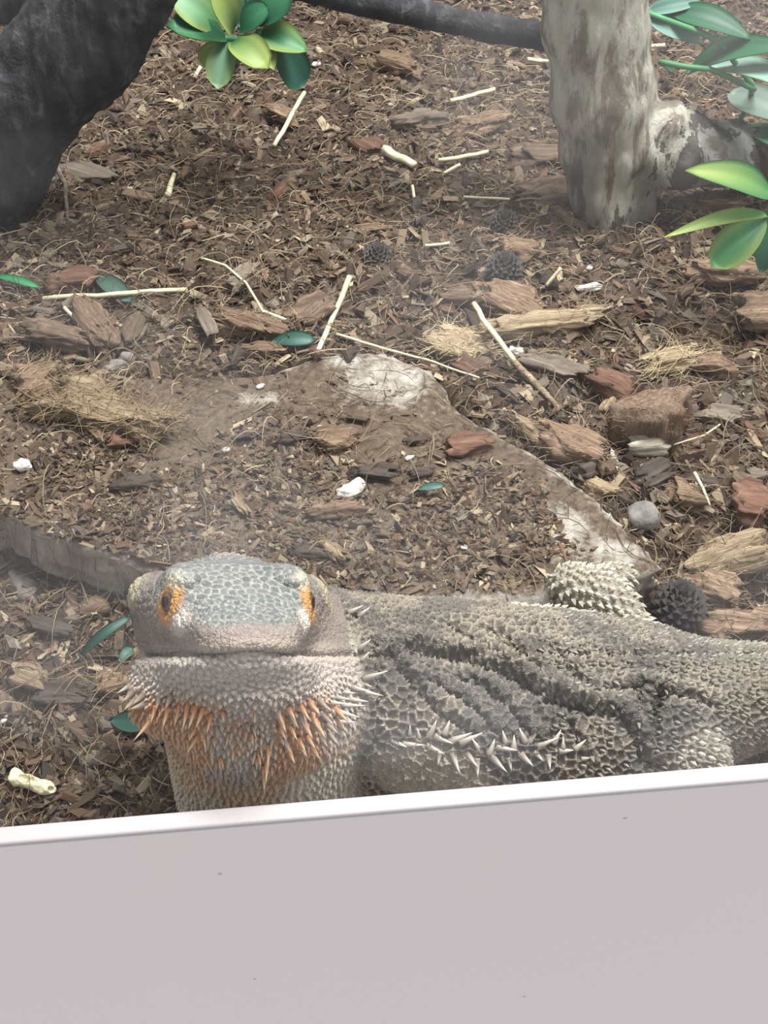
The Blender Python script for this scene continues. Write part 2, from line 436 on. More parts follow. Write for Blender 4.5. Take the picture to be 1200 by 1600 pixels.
# slab
def slab_sdf(ax):
    X, Y = np.meshgrid(ax[0], ax[1], indexing='ij')
    sd = poly_sd(X, Y, SLAB)[:, :, None]
    P = np.stack([X, Y, X * 0], -1)
    top = slab_top(X, Y)[:, :, None] - 0.5 * sstep(-0.35, 0.1, sd) * 0.35
    sd = sd + 0.16 * fbm(P * 1.4, 3, 5)[:, :, None] + 0.10 * np.abs(fbm(P * 3.1, 2, 8))[:, :, None]
    Z = ax[2][None, None, :]
    sd = sd + 0.10 * noise3(np.stack(np.broadcast_arrays(X[:, :, None] * 1.2, Y[:, :, None] * 1.2, Z * 5), -1), 31)
    d = np.maximum(np.maximum(sd, Z - top), 0.15 - Z)
    return d
sv, sq = sdf_mesh(slab_sdf, (SLAB[:, 0].min() - 0.6, SLAB[:, 1].min() - 0.6, 0.0), (SLAB[:, 0].max() + 0.6, SLAB[:, 1].max() + 0.6, 2.6), 0.1)
nrm = vnormals(sv, sq); sv = sv + nrm * (0.03 * fbm(sv * 2.2, 3, 2))[:, None]
c0 = np.array([SLAB[:, 0].mean(), SLAB[:, 1].mean(), 0.15])
sdv = poly_sd(sv[:, 0], sv[:, 1], SLAB); worn = np.exp(-np.clip(-sdv, 0, 9) / 0.3) * (sv[:, 0] > -4)      # bare worn rim and mineral stains
for px, py, rx, ry, k_ in ((610, 590, 1.9, 1.5, 0.75), (395, 622, 1.3, 0.5, 0.8), (700, 650, 0.9, 1.3, 0.5), (880, 830, 1.2, 1.0, 0.75), (960, 870, 1.3, 0.8, 0.8), (760, 830, 1.6, 1.2, 0.35), (540, 565, 1.0, 0.5, 0.7)):
    q = at(px, py, SLAB_Z); worn = np.maximum(worn, k_ * np.exp(-(((sv[:, 0] - q[0]) / rx) ** 2 + ((sv[:, 1] - q[1]) / ry) ** 2)))
obj('stone_slab', make_mesh('stone_slab', sv - c0, sq, M_STONE, col=np.repeat(worn[:, None], 3, 1)), loc=c0, label='large flat stone slab half buried in soil behind the lizard', cat='stone')

VOX = 0.043
# ------------------------------------------------------------------ bearded dragon
HC = at_d(368, 985, 28.4)                         # middle of the head
hp, hy = math.radians(6.5), math.radians(7)         # the head is turned almost straight at the viewer
_c = unit(CAM - HC); _R = unit(RT - _c * (RT @ _c)); _U = np.cross(_c, _R)
_F = math.cos(hy) * _c + math.sin(hy) * _R; HR = math.cos(hy) * _R - math.sin(hy) * _c
HF = math.cos(hp) * _F - math.sin(hp) * _U
HU = np.cross(HF, HR)
HM = np.stack([HR, HU, HF])                        # rows
def hw(r, u, f): return HC + r * HR + u * HU + f * HF
def h_local(P): return (P - HC) @ HM.T

BODY = np.array([  # x, y, z, half width, half height
    (-2.6, 19.0, 3.0, 1.2, 1.5), (-1.6, 19.3, 2.9, 1.9, 1.9), (-0.3, 19.3, 2.6, 2.4, 2.0), (1.2, 19.2, 2.4, 2.65, 2.1), (3.2, 19.0, 2.35, 2.75, 2.1),
    (5.2, 18.8, 2.3, 2.62, 2.02), (6.6, 18.7, 2.5, 2.25, 1.85), (7.9, 18.9, 2.75, 1.45, 1.2), (8.8, 19.1, 2.8, 1.2, 1.05), (9.8, 19.3, 2.6, 1.1, 0.95),
    (13.0, 19.4, 1.6, 0.95, 0.9), (17.0, 20.4, 1.0, 0.6, 0.6), (21.0, 21.6, 0.7, 0.28, 0.3)])
def body_at(x):
    return [np.interp(x, BODY[:, 0], s) for s in (BODY_S[:, i] for i in range(1, 5))]
xs = np.linspace(BODY[0, 0], BODY[-1, 0], 200)
def smooth_interp(x, y, xs):
    yy = np.interp(xs, x, y); k = np.hanning(17); k /= k.sum()
    pad = np.concatenate([np.full(8, yy[0]), yy, np.full(8, yy[-1])]); return np.convolve(pad, k, 'valid')
BODY_S = np.stack([xs] + [smooth_interp(BODY[:, 0], BODY[:, i], xs) for i in range(1, 5)], 1)
BODY = BODY_S

HK = np.array([  # f, half width, top, bottom of the upper head
    (-3.0, 1.45, 0.75, -1.3), (-2.0, 2.02, 1.15, -1.2), (-1.0, 2.06, 1.36, -1.0), (0.0, 1.74, 1.40, -0.8), (0.8, 1.40, 1.14, -0.6),
    (1.5, 1.18, 0.76, -0.42), (2.1, 0.95, 0.44, -0.3), (2.45, 0.68, 0.27, -0.22), (2.66, 0.3, 0.08, -0.14)])
JK = np.array([
    (-2.6, 1.7, -0.5, -1.7), (-1.6, 2.12, -0.5, -1.75), (-0.8, 2.10, -0.5, -1.65), (0.0, 1.86, -0.4, -1.45), (0.8, 1.57, -0.3, -1.2),
    (1.5, 1.28, -0.22, -0.95), (2.02, 0.98, -0.14, -0.78), (2.32, 0.68, -0.1, -0.62), (2.48, 0.3, -0.12, -0.45)])
def mouth_u(r, f):
    r = np.abs(r)
    return np.interp(f, [-1.2, -0.9, 0.0, 0.8, 1.5, 2.05, 2.6], [-0.62, -0.60, -0.50, -0.40, -0.30, -0.2, -0.12]) - 0.05 * sstep(0.0, 0.7, r)

def dragon_sdf(ax):
    S = Field(ax)
    # trunk and tail
    sl = S.box((-2.7, 15, 0), (21, 25, 6), 0.6); X, Y, Z = S.pts(sl); x1 = X[:, 0, 0]
    cy, cz, bw, bh = [a[:, None, None].astype(np.float32) for a in body_at(x1)]
    fl = np.where(Z < cz, 0.92, 1.0)
    rho = np.sqrt(((Y - cy) / bw) ** 2 + ((Z - cz) / (bh * fl)) ** 2)
    d = (rho - 1) * np.minimum(bw, bh)
    d = np.maximum(d, -(X + 2.6) * 0.8)
    S.blend(sl, d, 0.05)
    # chest column and neck
    S.cone((-2.74, 18.3, 0.3), (-2.76, 18.2, 3.3), 2.26, 2.18, 0.4)
    S.cone((-2.6, 18.3, 3.4), hw(0, -0.5, -1.6), 1.95, 1.6, 0.6)
    S.cone((-0.6, 19.3, 2.7), hw(0.1, -0.1, -2.2), 1.9, 1.5, 0.8)
    # head
    def loft(K, ex, k):
        c = hw(0, 0, -0.2); sl = S.box(c - 3.6, c + 3.6, 0.2); X, Y, Z = S.pts(sl)
        q = [(HM[i, 0] * (X - HC[0]) + HM[i, 1] * (Y - HC[1]) + HM[i, 2] * (Z - HC[2])) for i in range(3)]
        a = np.interp(q[2], K[:, 0], K[:, 1]); t = np.interp(q[2], K[:, 0], K[:, 2]); b = np.interp(q[2], K[:, 0], K[:, 3])
        hh = (t - b) / 2
        rho = (np.abs(q[0] / a) ** ex + np.abs((q[1] - (t + b) / 2) / hh) ** ex) ** (1 / ex)
        d = (rho - 1) * np.minimum(a, hh)
        d = np.maximum(d, np.maximum(K[0, 0] - q[2], q[2] - K[-1, 0]) )
        S.blend(sl, d.astype(np.float32), k)
    loft(HK, 2.5, 0.35)
    loft(JK, 2.4, 0.14)
    E = lambda c, r, k=0.3, sub=False: S.ellipsoid(hw(*c), r, HM, k, sub)
    E((0.1, -1.55, 0.0), (2.0, 0.95, 1.6), 0.4)
    E((0.45, -2.2, -0.05), (1.5, 0.9, 1.25), 0.5)
    E((0.05, -1.0, 1.1), (1.3, 0.6, 1.05), 0.4)
    E((-1.2, -1.65, -0.4), (0.95, 0.6, 0.95), 0.3)
    E((1.85, -1.3, -0.9), (0.85, 0.85, 0.9), 0.35)
    for s in (-1, 1):
        E((s * 1.66, 0.62, -1.2), (0.52, 0.46, 0.5), 0.25)
        E((s * 1.08, 1.12, 0.05), (0.36, 0.24, 0.95), 0.3)
        E((s * 1.16, 0.55, 0.5), (0.40, 0.50, 0.58), 0.2)
        E((s * 0.98, 0.24, 1.05), (0.36, 0.2, 0.42), 0.15)          # pale swelling under the eye
        E((s * 1.62, 0.64, 0.66), (0.27, 0.32, 0.29), 0.1, True)  # socket
    E((0, 0.12, 2.3), (0.5, 0.24, 0.34), 0.2)
    # limbs
    S.ellipsoid((0.5, 17.9, 1.6), (1.5, 1.2, 1.4), None, 0.5)
    S.cone((0.4, 17.5, 1.8), (2.6, 16.5, 0.95), 0.8, 0.6, 0.3)
    S.cone((2.6, 16.5, 0.95), (0.6, 16.2, 0.4), 0.55, 0.4, 0.2)
    S.ellipsoid((6.95, 17.35, 2.6), (0.82, 1.05, 1.15), None, 0.08); S.cone((6.95, 17.2, 2.3), (6.9, 16.7, 1.0), 0.75, 0.6, 0.2)
    S.cone((6.9, 16.7, 1.0), (8.2, 16.8, 0.4), 0.6, 0.4, 0.2)
    S.cone((6.9, 20.3, 2.1), (6.0, 21.4, 2.4), 0.8, 0.62, 0.3)
    ta = unit(np.array([0.86, -0.42, -0.28])); tb = unit(np.cross([0, 0.5, 1.0], ta)); S.ellipsoid((5.38, 22.1, 2.8), (1.2, 0.66, 0.66), np.stack([ta, tb, np.cross(ta, tb)]), 0.2)
    S.cone((4.6, 22.7, 2.6), (6.2, 23.3, 2.2), 0.38, 0.34, 0.2)
    S.cone((6.2, 23.3, 2.2), (5.2, 23.6, 2.05), 0.28, 0.18, 0.15)
    S.cone((-2.2, 20.4, 2.0), (-3.6, 21.6, 1.0), 0.8, 0.55, 0.4)
    S.cone((-3.6, 21.6, 1.0), (-3.9, 20.4, 0.35), 0.5, 0.35, 0.2)
    return S.d
DV, DQ = sdf_mesh(dragon_sdf, (-6.2, 15.6, -0.2), (21.6, 25.6, 9.8), VOX)
def polyline_d(P, L):
    """distance to a polyline, and the side (positive above in the picture's sense of up)"""
    best = np.full(len(P), 1e9); off = np.zeros((len(P), 3))
    for a, b in zip(L[:-1], L[1:]):
        e = b - a; t = np.clip(((P - a) @ e) / (e @ e), 0, 1); q = P - a - t[:, None] * e; dd = (q ** 2).sum(1)
        m = dd < best; best[m] = dd[m]; off[m] = q[m]
    return np.sqrt(best), off
def bvh_of(V, Q): return BVHTree.FromPolygons(V.tolist(), Q.tolist())
def cast(tree, px, py):
    d = ray(px, py); h = tree.ray_cast(Vector(CAM), Vector(d).normalized())
    return (None, None) if h[0] is None else (np.array(h[0]), np.array(h[1]))
tree0 = bvh_of(DV, DQ)
DN = vnormals(DV, DQ)
hl = h_local(DV)
disp = np.zeros(len(DV))
# large skin folds on the flank
FOLDS = [([(640, 1012), (690, 1026), (745, 1036), (800, 1058), (850, 1088), (900, 1106)], 0.20, 0.20),
         ([(872, 1098), (920, 1108), (965, 1118), (990, 1150), (1003, 1190)], 0.18, 0.18),
         ([(612, 1030), (650, 1075), (690, 1118), (730, 1140)], 0.12, 0.16), ([(770, 985), (820, 1030), (865, 1080)], 0.09, 0.13),
         ([(1030, 1085), (1022, 1140), (1018, 1200)], 0.20, 0.14), ([(950, 1080), (1010, 1072), (1060, 1085), (1110, 1100)], 0.10, 0.14),
         ([(700, 975), (750, 1010), (790, 1040)], 0.07, 0.12), ([(740, 1060), (790, 1100), (830, 1150)], 0.10, 0.14),
         ([(660, 1060), (720, 1090), (770, 1140)], 0.08, 0.12), ([(586, 1010), (592, 1080), (585, 1160)], 0.12, 0.14),
         ([(880, 1120), (900, 1150), (915, 1190)], 0.08, 0.12), ([(860, 1010), (905, 1060), (940, 1100)], 0.07, 0.12)]
for pl, dep, wid in FOLDS:
    pts = []
    for (x0, y0), (x1, y1) in zip(pl[:-1], pl[1:]):
        for t in np.linspace(0, 1, 5)[:-1 if (x1, y1) != pl[-1] else None]:
            h = cast(tree0, x0 + (x1 - x0) * t, y0 + (y1 - y0) * t)[0]
            if h is not None: pts.append(h)
    if len(pts) < 2: continue
    dd, off = polyline_d(DV, np.array(pts)); side = off @ UP
    near = dd < wid * 4
    g = -dep * np.exp(-(dd / wid) ** 2 * 2.0) + dep * 1.1 * np.exp(-((dd - wid * 1.5) / (wid * 0.9)) ** 2) * sstep(-0.02, 0.1, side)
    disp[near] += g[near]
inhead = sstep(-2.6, -1.8, hl[:, 2]) * (np.abs(hl[:, 0]) < 2.6)
wr = (1 - inhead) * sstep(-0.2, 0.8, DV[:, 0]) * (1 - sstep(7.0, 8.5, DV[:, 0]))
disp += 0.05 * wr * fbm(np.stack([DV[:, 0] * 1.2 - DV[:, 2] * 0.9, DV[:, 1] * 0.5, DV[:, 0] * 0.5 + DV[:, 2] * 0.5], -1) * 1.6, 3, 41)
# mouth
mu = mouth_u(hl[:, 0], hl[:, 2]); du = hl[:, 1] - mu
mm = sstep(-1.15, -0.85, hl[:, 2]) * (hl[:, 2] > -1.3)
disp += mm * (-0.09 * np.exp(-(du / 0.045) ** 2) + 0.05 * np.exp(-((du - 0.15) / 0.10) ** 2) + 0.05 * np.exp(-((du + 0.16) / 0.10) ** 2))
# nostrils
for s in (-1, 1):
    q = np.linalg.norm((hl - (s * 0.5, 0.36, 2.1)) / (1.3, 0.8, 1), axis=1); disp -= 0.12 * np.exp(-(q / 0.09) ** 2)
DV = DV + DN * disp[:, None]; DN = vnormals(DV, DQ)

# ---- regions
f, r, u = hl[:, 2], hl[:, 0], hl[:, 1]
W_head = sstep(-2.3, -1.7, f) * sstep(-0.12, 0.05, du) * (np.abs(r) < 2.6)
W_head = np.where(f > -0.9, W_head, sstep(-2.3, -1.7, f) * sstep(-0.9, -0.4, u) * (np.abs(r) < 2.6))
hd = np.linalg.norm((hl - (0.2, -1.5, -0.2)) / (2.6, 1.7, 2.1), axis=1)
jawm = sstep(-2.0, -1.4, f) * sstep(-2.0, -1.6, u) * (np.abs(r) < 2.6)
W_thr = (1 - W_head) * np.maximum(1 - sstep(0.95, 1.15, hd), jawm)
W_chest = (1 - W_head) * (1 - W_thr) * (1 - sstep(-0.9, -0.3, DV[:, 0])) * sstep(-0.6, 0.1, -DN[:, 1] + 0.4) * (1 - sstep(18.6, 19.6, DV[:, 1]))
W_body = np.clip(1 - W_head - W_thr - W_chest, 0, 1)
low = 1 - sstep(0.9, 1.8, DV[:, 2])                          # belly
farleg = sstep(0.0, 0.3, DV[:, 1] - 20.9) * (DV[:, 0] > 3.0) * (DV[:, 0] < 8.0)
nearleg = (1 - sstep(0.95, 1.15, np.linalg.norm((DV - (6.95, 17.35, 2.6)) / (0.9, 1.15, 1.25), axis=1)))
tail = sstep(7.2, 8.2, DV[:, 0])
eye_d = np.minimum(*[np.linalg.norm((hl - (s * 1.45, 0.64, 0.66)), axis=1) for s in (-1, 1)])
ear_d = np.minimum(*[np.linalg.norm((hl - (s * 2.0, 0.7, -1.2)), axis=1) for s in (-1, 1)])

sp = np.full(len(DV), 0.2)
sp = lerp(sp, 0.14, low * W_body)
sp = lerp(sp, 0.2, np.clip(farleg + nearleg + tail, 0, 1))
sp = lerp(sp, 0.15, W_chest); sp = lerp(sp, 0.135, W_thr)
sp = lerp(sp, lerp(0.2, 0.12, np.clip(sstep(0.8, 1.8, f) + sstep(0.7, 0.4, eye_d) * 0.8 + sstep(0.5, 0.1, u), 0, 1)), W_head)
sp = np.where((np.abs(du) < 0.3) & (mm > 0.5), 0.13, sp)
# ---- scale centres: variable dart throwing on the surface
vis = DV[:, 0] < 13
cand = rng.permutation(np.nonzero(vis)[0])[:90000]
kc = KDTree(len(cand)); pc = DV[cand].tolist()
for i, p in enumerate(pc): kc.insert(p, i)
kc.balance(); dead = np.zeros(len(cand), bool); seeds = []
for i, p in enumerate(pc):
    if dead[i]: continue
    seeds.append(cand[i])
    for _, j, _ in kc.find_range(p, float(sp[cand[i]]) * 0.86): dead[j] = True
seeds = np.array(seeds); ks = KDTree(len(seeds))
for i, p in enumerate(DV[seeds].tolist()): ks.insert(p, i)
ks.balance()
sid = np.zeros(len(DV), int); d1 = np.zeros(len(DV)); d2 = np.ones(len(DV))
for i, p in enumerate(DV.tolist()):
    a, b = ks.find_n(p, 2); sid[i] = a[1]; d1[i] = a[2]; d2[i] = b[2]
edge = np.clip((d2 - d1) / sp, 0, 1)                           # 0 on the seam, 1 in the middle
S_rand = rng.random(len(seeds)); cell = S_rand[sid]
# ---- fine relief: honeycomb ridges on back and skull, shingled bumps on throat and belly
flow = lerp(np.tile(-HU * 0.9 + HF * 0.1, (len(DV), 1)), np.tile([0.85, -0.1, -0.45], (len(DV), 1)), W_body[:, None])
flow = unit(flow - DN * (flow * DN).sum(1)[:, None])
tilt = ((DV - DV[seeds[sid]]) * flow).sum(1) / sp
ridge = 1 - sstep(0.04, 0.34, edge); mound = sstep(0.0, 0.5, edge)
back = W_body * (1 - low) * (1 - farleg)
H_back = 0.095 * ridge + 0.05 * np.clip(tilt, -0.6, 0.6) + 0.03 * (cell - 0.5)
H_head = 0.04 * mound * (1 - sstep(0.5, 1.0, edge) * 0.3)
H_pale = 0.045 * mound + 0.05 * np.clip(tilt, -0.6, 0.6)
W_pale = np.clip(W_chest + W_thr + W_body * (low + farleg), 0, 1)
DV = DV + DN * (back * H_back + W_head * H_head + W_pale * H_pale)[:, None]
DN2 = vnormals(DV, DQ)
tree1_ = bvh_of(DV, DQ)

# ---- colours of the scales themselves
def C(*a): return srgb(*a)[None, :]
def cm(base, w, c): return lerp(base, c, np.clip(w, 0, 1)[:, None])
n1 = fbm(DV * 0.7, 3, 61); n2 = fbm(DV * 1.7, 3, 71); n3 = fbm(DV * 6, 2, 75)
seam = 1 - sstep(0.08, 0.30, edge)
# back: dark cells in a pale net
cb = cm(np.tile(C(78, 73, 69), (len(DV), 1)), sstep(0.2, 0.9, cell) * sstep(0.2, 0.5, edge), C(38, 36, 36))
cb = cm(cb, sstep(0.0, 0.8, n2) * 0.7, C(106, 90, 78))
net = lerp(np.tile(C(142, 137, 130), (len(DV), 1)), np.tile(C(210, 201, 182), (len(DV), 1)), sstep(-0.3, 0.6, n2)[:, None])
cb = cm(cb, seam * (0.78 + 0.22 * sstep(-0.6, 0.3, n1)), net)
topf = sstep(3.6, 4.3, DV[:, 2] + 0.12 * DV[:, 0])
cb = cm(cb, topf * 0.35, C(122, 121, 119))
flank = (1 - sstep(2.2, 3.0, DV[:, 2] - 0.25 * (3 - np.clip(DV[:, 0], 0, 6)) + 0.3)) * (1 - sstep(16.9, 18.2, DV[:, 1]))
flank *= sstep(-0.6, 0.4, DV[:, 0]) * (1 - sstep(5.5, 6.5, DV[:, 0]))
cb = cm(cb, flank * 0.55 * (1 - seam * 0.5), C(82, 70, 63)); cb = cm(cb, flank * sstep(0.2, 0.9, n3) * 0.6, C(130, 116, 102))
cb = cm(cb, low * 0.9 * (1 - sstep(3.0, 4.5, DV[:, 0])), C(156, 150, 138)); cb = cm(cb, low * sstep(0.5, 0.0, edge) * 0.4, C(140, 130, 116))
cb = cm(cb, np.clip(nearleg + tail * 0.8, 0, 1) * 0.75, C(134, 129, 117)); cb = cm(cb, np.clip(nearleg + tail, 0, 1) * seam * 0.6, C(170, 166, 150))
cb = cm(cb, farleg * 0.9, C(146, 138, 124)); cb = cm(cb, farleg * seam * 0.5, C(184, 179, 160))
sh_c = cast(tree1_, 665, 1212)[0]; shd = np.linalg.norm((DV - sh_c) / (1.5, 1.2, 0.75), axis=1); pale_arm = W_body * sstep(1.15, 0.75, shd)
cb = cm(cb, pale_arm * 0.9, C(172, 166, 152)); cb = cm(cb, pale_arm * seam * 0.5, C(138, 130, 118))
# skull
ch = cm(np.tile(C(116, 120, 118), (len(DV), 1)), cell * 0.7, C(86, 91, 92))
ch = cm(ch, seam * 0.8, C(168, 169, 160))
face = np.clip(sstep(0.46, 0.12, u - 0.35 * sstep(0.8, 1.4, np.abs(r)) + 0.08 * n2), 0, 1)
ch = cm(ch, face * 0.9, C(150, 137, 128)); ch = cm(ch, face * sstep(0, 0.8, n2), C(132, 118, 110)); ch = cm(ch, face * seam * 0.4, C(112, 98, 90))
ch = cm(ch, sstep(2.2, 2.6, f) * 0.4, C(146, 126, 120))
ch = cm(ch, (mm > 0.5) * np.exp(-((du - 0.14) / 0.13) ** 2) * 0.8, C(168, 155, 140))
ch = cm(ch, sstep(0.0, -0.6, f) * sstep(1.2, 1.6, np.abs(r)) * 0.7, C(116, 105, 97))
ch = cm(ch, sstep(0.55, 0.3, ear_d) * 0.8, C(172, 162, 132))
blot = np.minimum(*[np.linalg.norm((hl - (s * 1.12, 0.30, 1.05)) / (0.46, 0.34, 0.6), axis=1) for s in (-1, 1)])
ch = cm(ch, sstep(1.15, 0.7, blot), C(198, 190, 180))
ch = cm(ch, sstep(0.58, 0.40, eye_d) * (0.9 - 0.4 * sstep(0.2, 0.7, n3)), C(196, 140, 66))
brow = np.minimum(*[np.linalg.norm((hl - (s * 1.3, 1.1, 0.6)) / (0.35, 0.25, 0.7), axis=1) for s in (-1, 1)])
ch = cm(ch, sstep(1.1, 0.5, brow) * 0.6, C(200, 196, 176))
# throat and chest
ct = cm(np.tile(C(166, 154, 145), (len(DV), 1)), cell * 0.4, C(140, 128, 118))
ct = cm(ct, mm * sstep(-1.1, -0.3, du) * 0.75, C(188, 177, 167))
lowr = sstep(-1.0, -1.6, u)
ora = lowr * np.clip(sstep(0.5, 0.9, r) * sstep(2.1, 1.6, r) + sstep(-0.4, -0.8, r) + 0.55 * sstep(-0.1, 0.5, n2), 0, 1)
ct = cm(ct, ora * (0.6 + 0.4 * cell), C(176, 124, 80))
ct = cm(ct, sstep(1.6, 2.3, r) * 0.5, C(172, 158, 150))
ct = cm(ct, seam * 0.3, C(120, 102, 88))
cc = cm(np.tile(C(186, 180, 165), (len(DV), 1)), sstep(-1.6, -3.2, DV[:, 0]) * 0.5, C(164, 155, 141))
cc = cm(cc, sstep(-0.1, 0.6, n1 + 0.5 * np.exp(-((DV[:, 0] + 3.0) / 0.8) ** 2)) * 0.7 * (0.5 + 0.5 * cell), C(180, 138, 88))
cc = cm(cc, sstep(0.0, 0.7, fbm(DV * 0.9, 2, 88)) * 0.4, C(168, 163, 126)); cc = cm(cc, seam * 0.45, C(132, 118, 100))
cb = cb * lerp(np.array([1.0, 1.0, 1.0]), np.array([0.74, 0.70, 0.65]), ((1 - pale_arm) * (1 - farleg) * (1 - 0.6 * nearleg))[:, None])
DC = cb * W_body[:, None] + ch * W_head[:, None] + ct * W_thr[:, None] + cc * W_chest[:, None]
DC = cm(DC, mm * np.exp(-(du / 0.035) ** 2) * 0.8, C(86, 66, 56))
DC = DC * (1 + 0.10 * n3[:, None])

D0 = np.array([2.0, 19.0, 0.0])
dragon = obj('bearded_dragon', make_mesh('bearded_dragon', DV - D0, DQ, M_SKIN, col=np.clip(DC, 0, 1)), loc=D0,
             label='grey bearded dragon with orange throat looking up through the glass', cat='lizard')
tree1 = tree1_

# ---- pointed scales, too many to pick apart: real little keels, one part per patch
def keels(name, idx, length, width, height, lift, cbase, ctip, label=None):
    P = DV[idx]; N = DN2[idx]; T = flow[idx]; T = unit(T - N * (T * N).sum(1)[:, None])
    T = unit(T + lift * N); B = unit(np.cross(N, T)); Nn = np.cross(T, B)
    L, Wd, Hh = [np.broadcast_to(a, (len(idx),))[:, None] for a in (length, width, height)]
    v = np.stack([P - T * L * 0.45 - Nn * 0.02, P - B * Wd * 0.5 - Nn * 0.03, P + B * Wd * 0.5 - Nn * 0.03, P + Nn * Hh, P + T * L * 0.3 - B * Wd * 0.28 + Nn * Hh * 0.3,
                  P + T * L * 0.3 + B * Wd * 0.28 + Nn * Hh * 0.3, P + T * L * 0.75 + Nn * Hh * 0.35], 1).reshape(-1, 3)
    tri = np.array([(0, 1, 3), (0, 3, 2), (1, 4, 3), (2, 3, 5), (4, 6, 3), (5, 3, 6), (1, 6, 4), (2, 5, 6)])
    Fk = (np.arange(len(idx))[:, None, None] * 7 + tri[None]).reshape(-1, 3)
    col = np.stack([cbase * 0.8, cbase, cbase, lerp(cbase, ctip, 0.45), lerp(cbase, ctip, 0.3), lerp(cbase, ctip, 0.3), ctip], 1).reshape(-1, 3)
    return obj(name, make_mesh(name, v - D0, Fk, M_SPIKE, smooth=False, col=np.clip(col, 0, 1)), parent=dragon, kind='stuff')
sr = rng.random(len(seeds))
sel = seeds[(W_thr[seeds] > 0.6) & (u[seeds] < -1.0) & (hl[seeds, 2] > -1.6)]
k = rng.random(len(sel))[:, None]
cbz = DC[sel] * 0.95; ctp = lerp(cbz, np.tile(C(176, 164, 148), (len(sel), 1)), 0.6)
Lk = 0.11 + 0.10 * sstep(-1.3, -2.0, u[sel]) * rng.random(len(sel))
keels('throat_scales', sel, Lk, 0.115, 0.03, 0.16, cbz, ctp)
sel = seeds[((farleg[seeds] > 0.5) | (nearleg[seeds] > 0.6))]
keels('thigh_scales', sel, 0.22, 0.2, 0.07, 0.25, DC[sel] * 0.95, np.tile(C(186, 182, 166), (len(sel), 1)))
sel = seeds[(back[seeds] > 0.6) & (DV[seeds, 0] > 3.5) & (sr < 0.55) & (nearleg[seeds] < 0.5)]
keels('back_scales', sel, 0.19, 0.14, 0.07, 0.35, DC[sel] * 0.9, np.tile(C(150, 147, 136), (len(sel), 1)))
sel = seeds[(W_chest[seeds] > 0.6)]
keels('chest_scales', sel, 0.14, 0.12, 0.03, 0.16, DC[sel] * 0.97, DC[sel] * 0.6 + C(180, 174, 160) * 0.4)

# ---- spikes, each a part
def spike_mesh(name, c0, c1):
    P = [(0, 0, -0.12), (0, 0, 0), (0.02, 0, 0.35), (0.05, 0, 0.7), (0.09, 0, 1.0)]; R = [0.2, 0.185, 0.125, 0.06, 0.006]
    v, fs = tube(np.array(P), R, 7); t = np.repeat([0, 0, 0.35, 0.75, 1.0], 7)[:, None]
    return make_mesh(name, v, fs, M_SPIKE, col=lerp(c0[None], c1[None], t))
SP_PALE = spike_mesh('spike_pale', srgb(126, 116, 104), srgb(216, 210, 198))
SP_ORANGE = spike_mesh('spike_orange', srgb(168, 112, 68), srgb(204, 180, 150))
SP_GREY = spike_mesh('spike_grey', srgb(116, 105, 96), srgb(182, 164, 142))
def spike(b, t, me, fat=1.0, fwd=0.35):
    P, N = cast(tree1, *b)
    if P is None: return
    D = (P - CAM) @ FW; flat = ((t[0] - b[0]) * RT - (t[1] - b[1]) * UP) / FPX * D
    Lf = np.linalg.norm(flat); v = flat + N * Lf * fwd
    L = np.linalg.norm(v)
    q = Vector(v).to_track_quat('Z', 'X')
    s = L * 0.95
    o = obj('spike', me, parent=dragon, loc=P - D0)
    o.rotation_mode = 'QUATERNION'; o.rotation_quaternion = q; wd = min(1.5, (0.55 + 0.3 * L) / L * 0.8) * fat
    o.scale = (s * wd, s * wd, s)
for b, t in [((672, 1149), (684, 1126)), ((632, 1163), (682, 1166)), ((682, 1152), (717, 1171)), ((706, 1158), (732, 1138)), ((722, 1160), (747, 1144)),
             ((706, 1176), (724, 1210)), ((730, 1178), (750, 1201)), ((670, 1166), (701, 1181)), ((687, 1178), (681, 1193)), ((751, 1174), (737, 1151)),
             ((765, 1177), (768, 1154)), ((778, 1168), (812, 1174)), ((803, 1170), (806, 1151)), ((770, 1184), (785, 1210)), ((820, 1158), (810, 1137)),
             ((828, 1158), (837, 1136)), ((843, 1165), (871, 1161)), ((866, 1160), (871, 1139)), ((836, 1176), (854, 1198)), ((857, 1182), (859, 1206)),
             ((876, 1174), (900, 1181)), ((880, 1168), (885, 1151)), ((640, 1147), (642, 1131)), ((655, 1152), (652, 1136)), ((745, 1188), (752, 1212)),
             ((795, 1186), (806, 1206)), ((815, 1180), (832, 1194)), ((790, 1160), (786, 1142)), ((900, 1170), (915, 1160)), ((695, 1146), (704, 1130)),
             ((910, 1186), (928, 1190)), ((614, 1158), (640, 1168))]:
    spike(b, t, SP_PALE, 0.9)
for b, t in [((572, 1060), (612, 1049)), ((571, 1070), (586, 1075)), ((560, 1079), (593, 1093)), ((545, 1093), (573, 1107)), ((526, 1090), (545, 1097)),
             ((530, 1102), (563, 1110)), ((524, 1111), (560, 1121)), ((524, 1128), (554, 1130)), ((563, 1013), (580, 999)), ((566, 1031), (578, 1022)),
             ((547, 957), (566, 948)), ((562, 962), (585, 953)), ((536, 1118), (556, 1140)), ((198, 948), (182, 934)), ((206, 1070), (188, 1086)),
             ((190, 1062), (174, 1074)), ((552, 1075), (574, 1086)), ((536, 1082), (556, 1090)), ((196, 1000), (184, 990)), ((515, 1098), (538, 1106))]:
    spike(b, t, SP_PALE, 0.8)
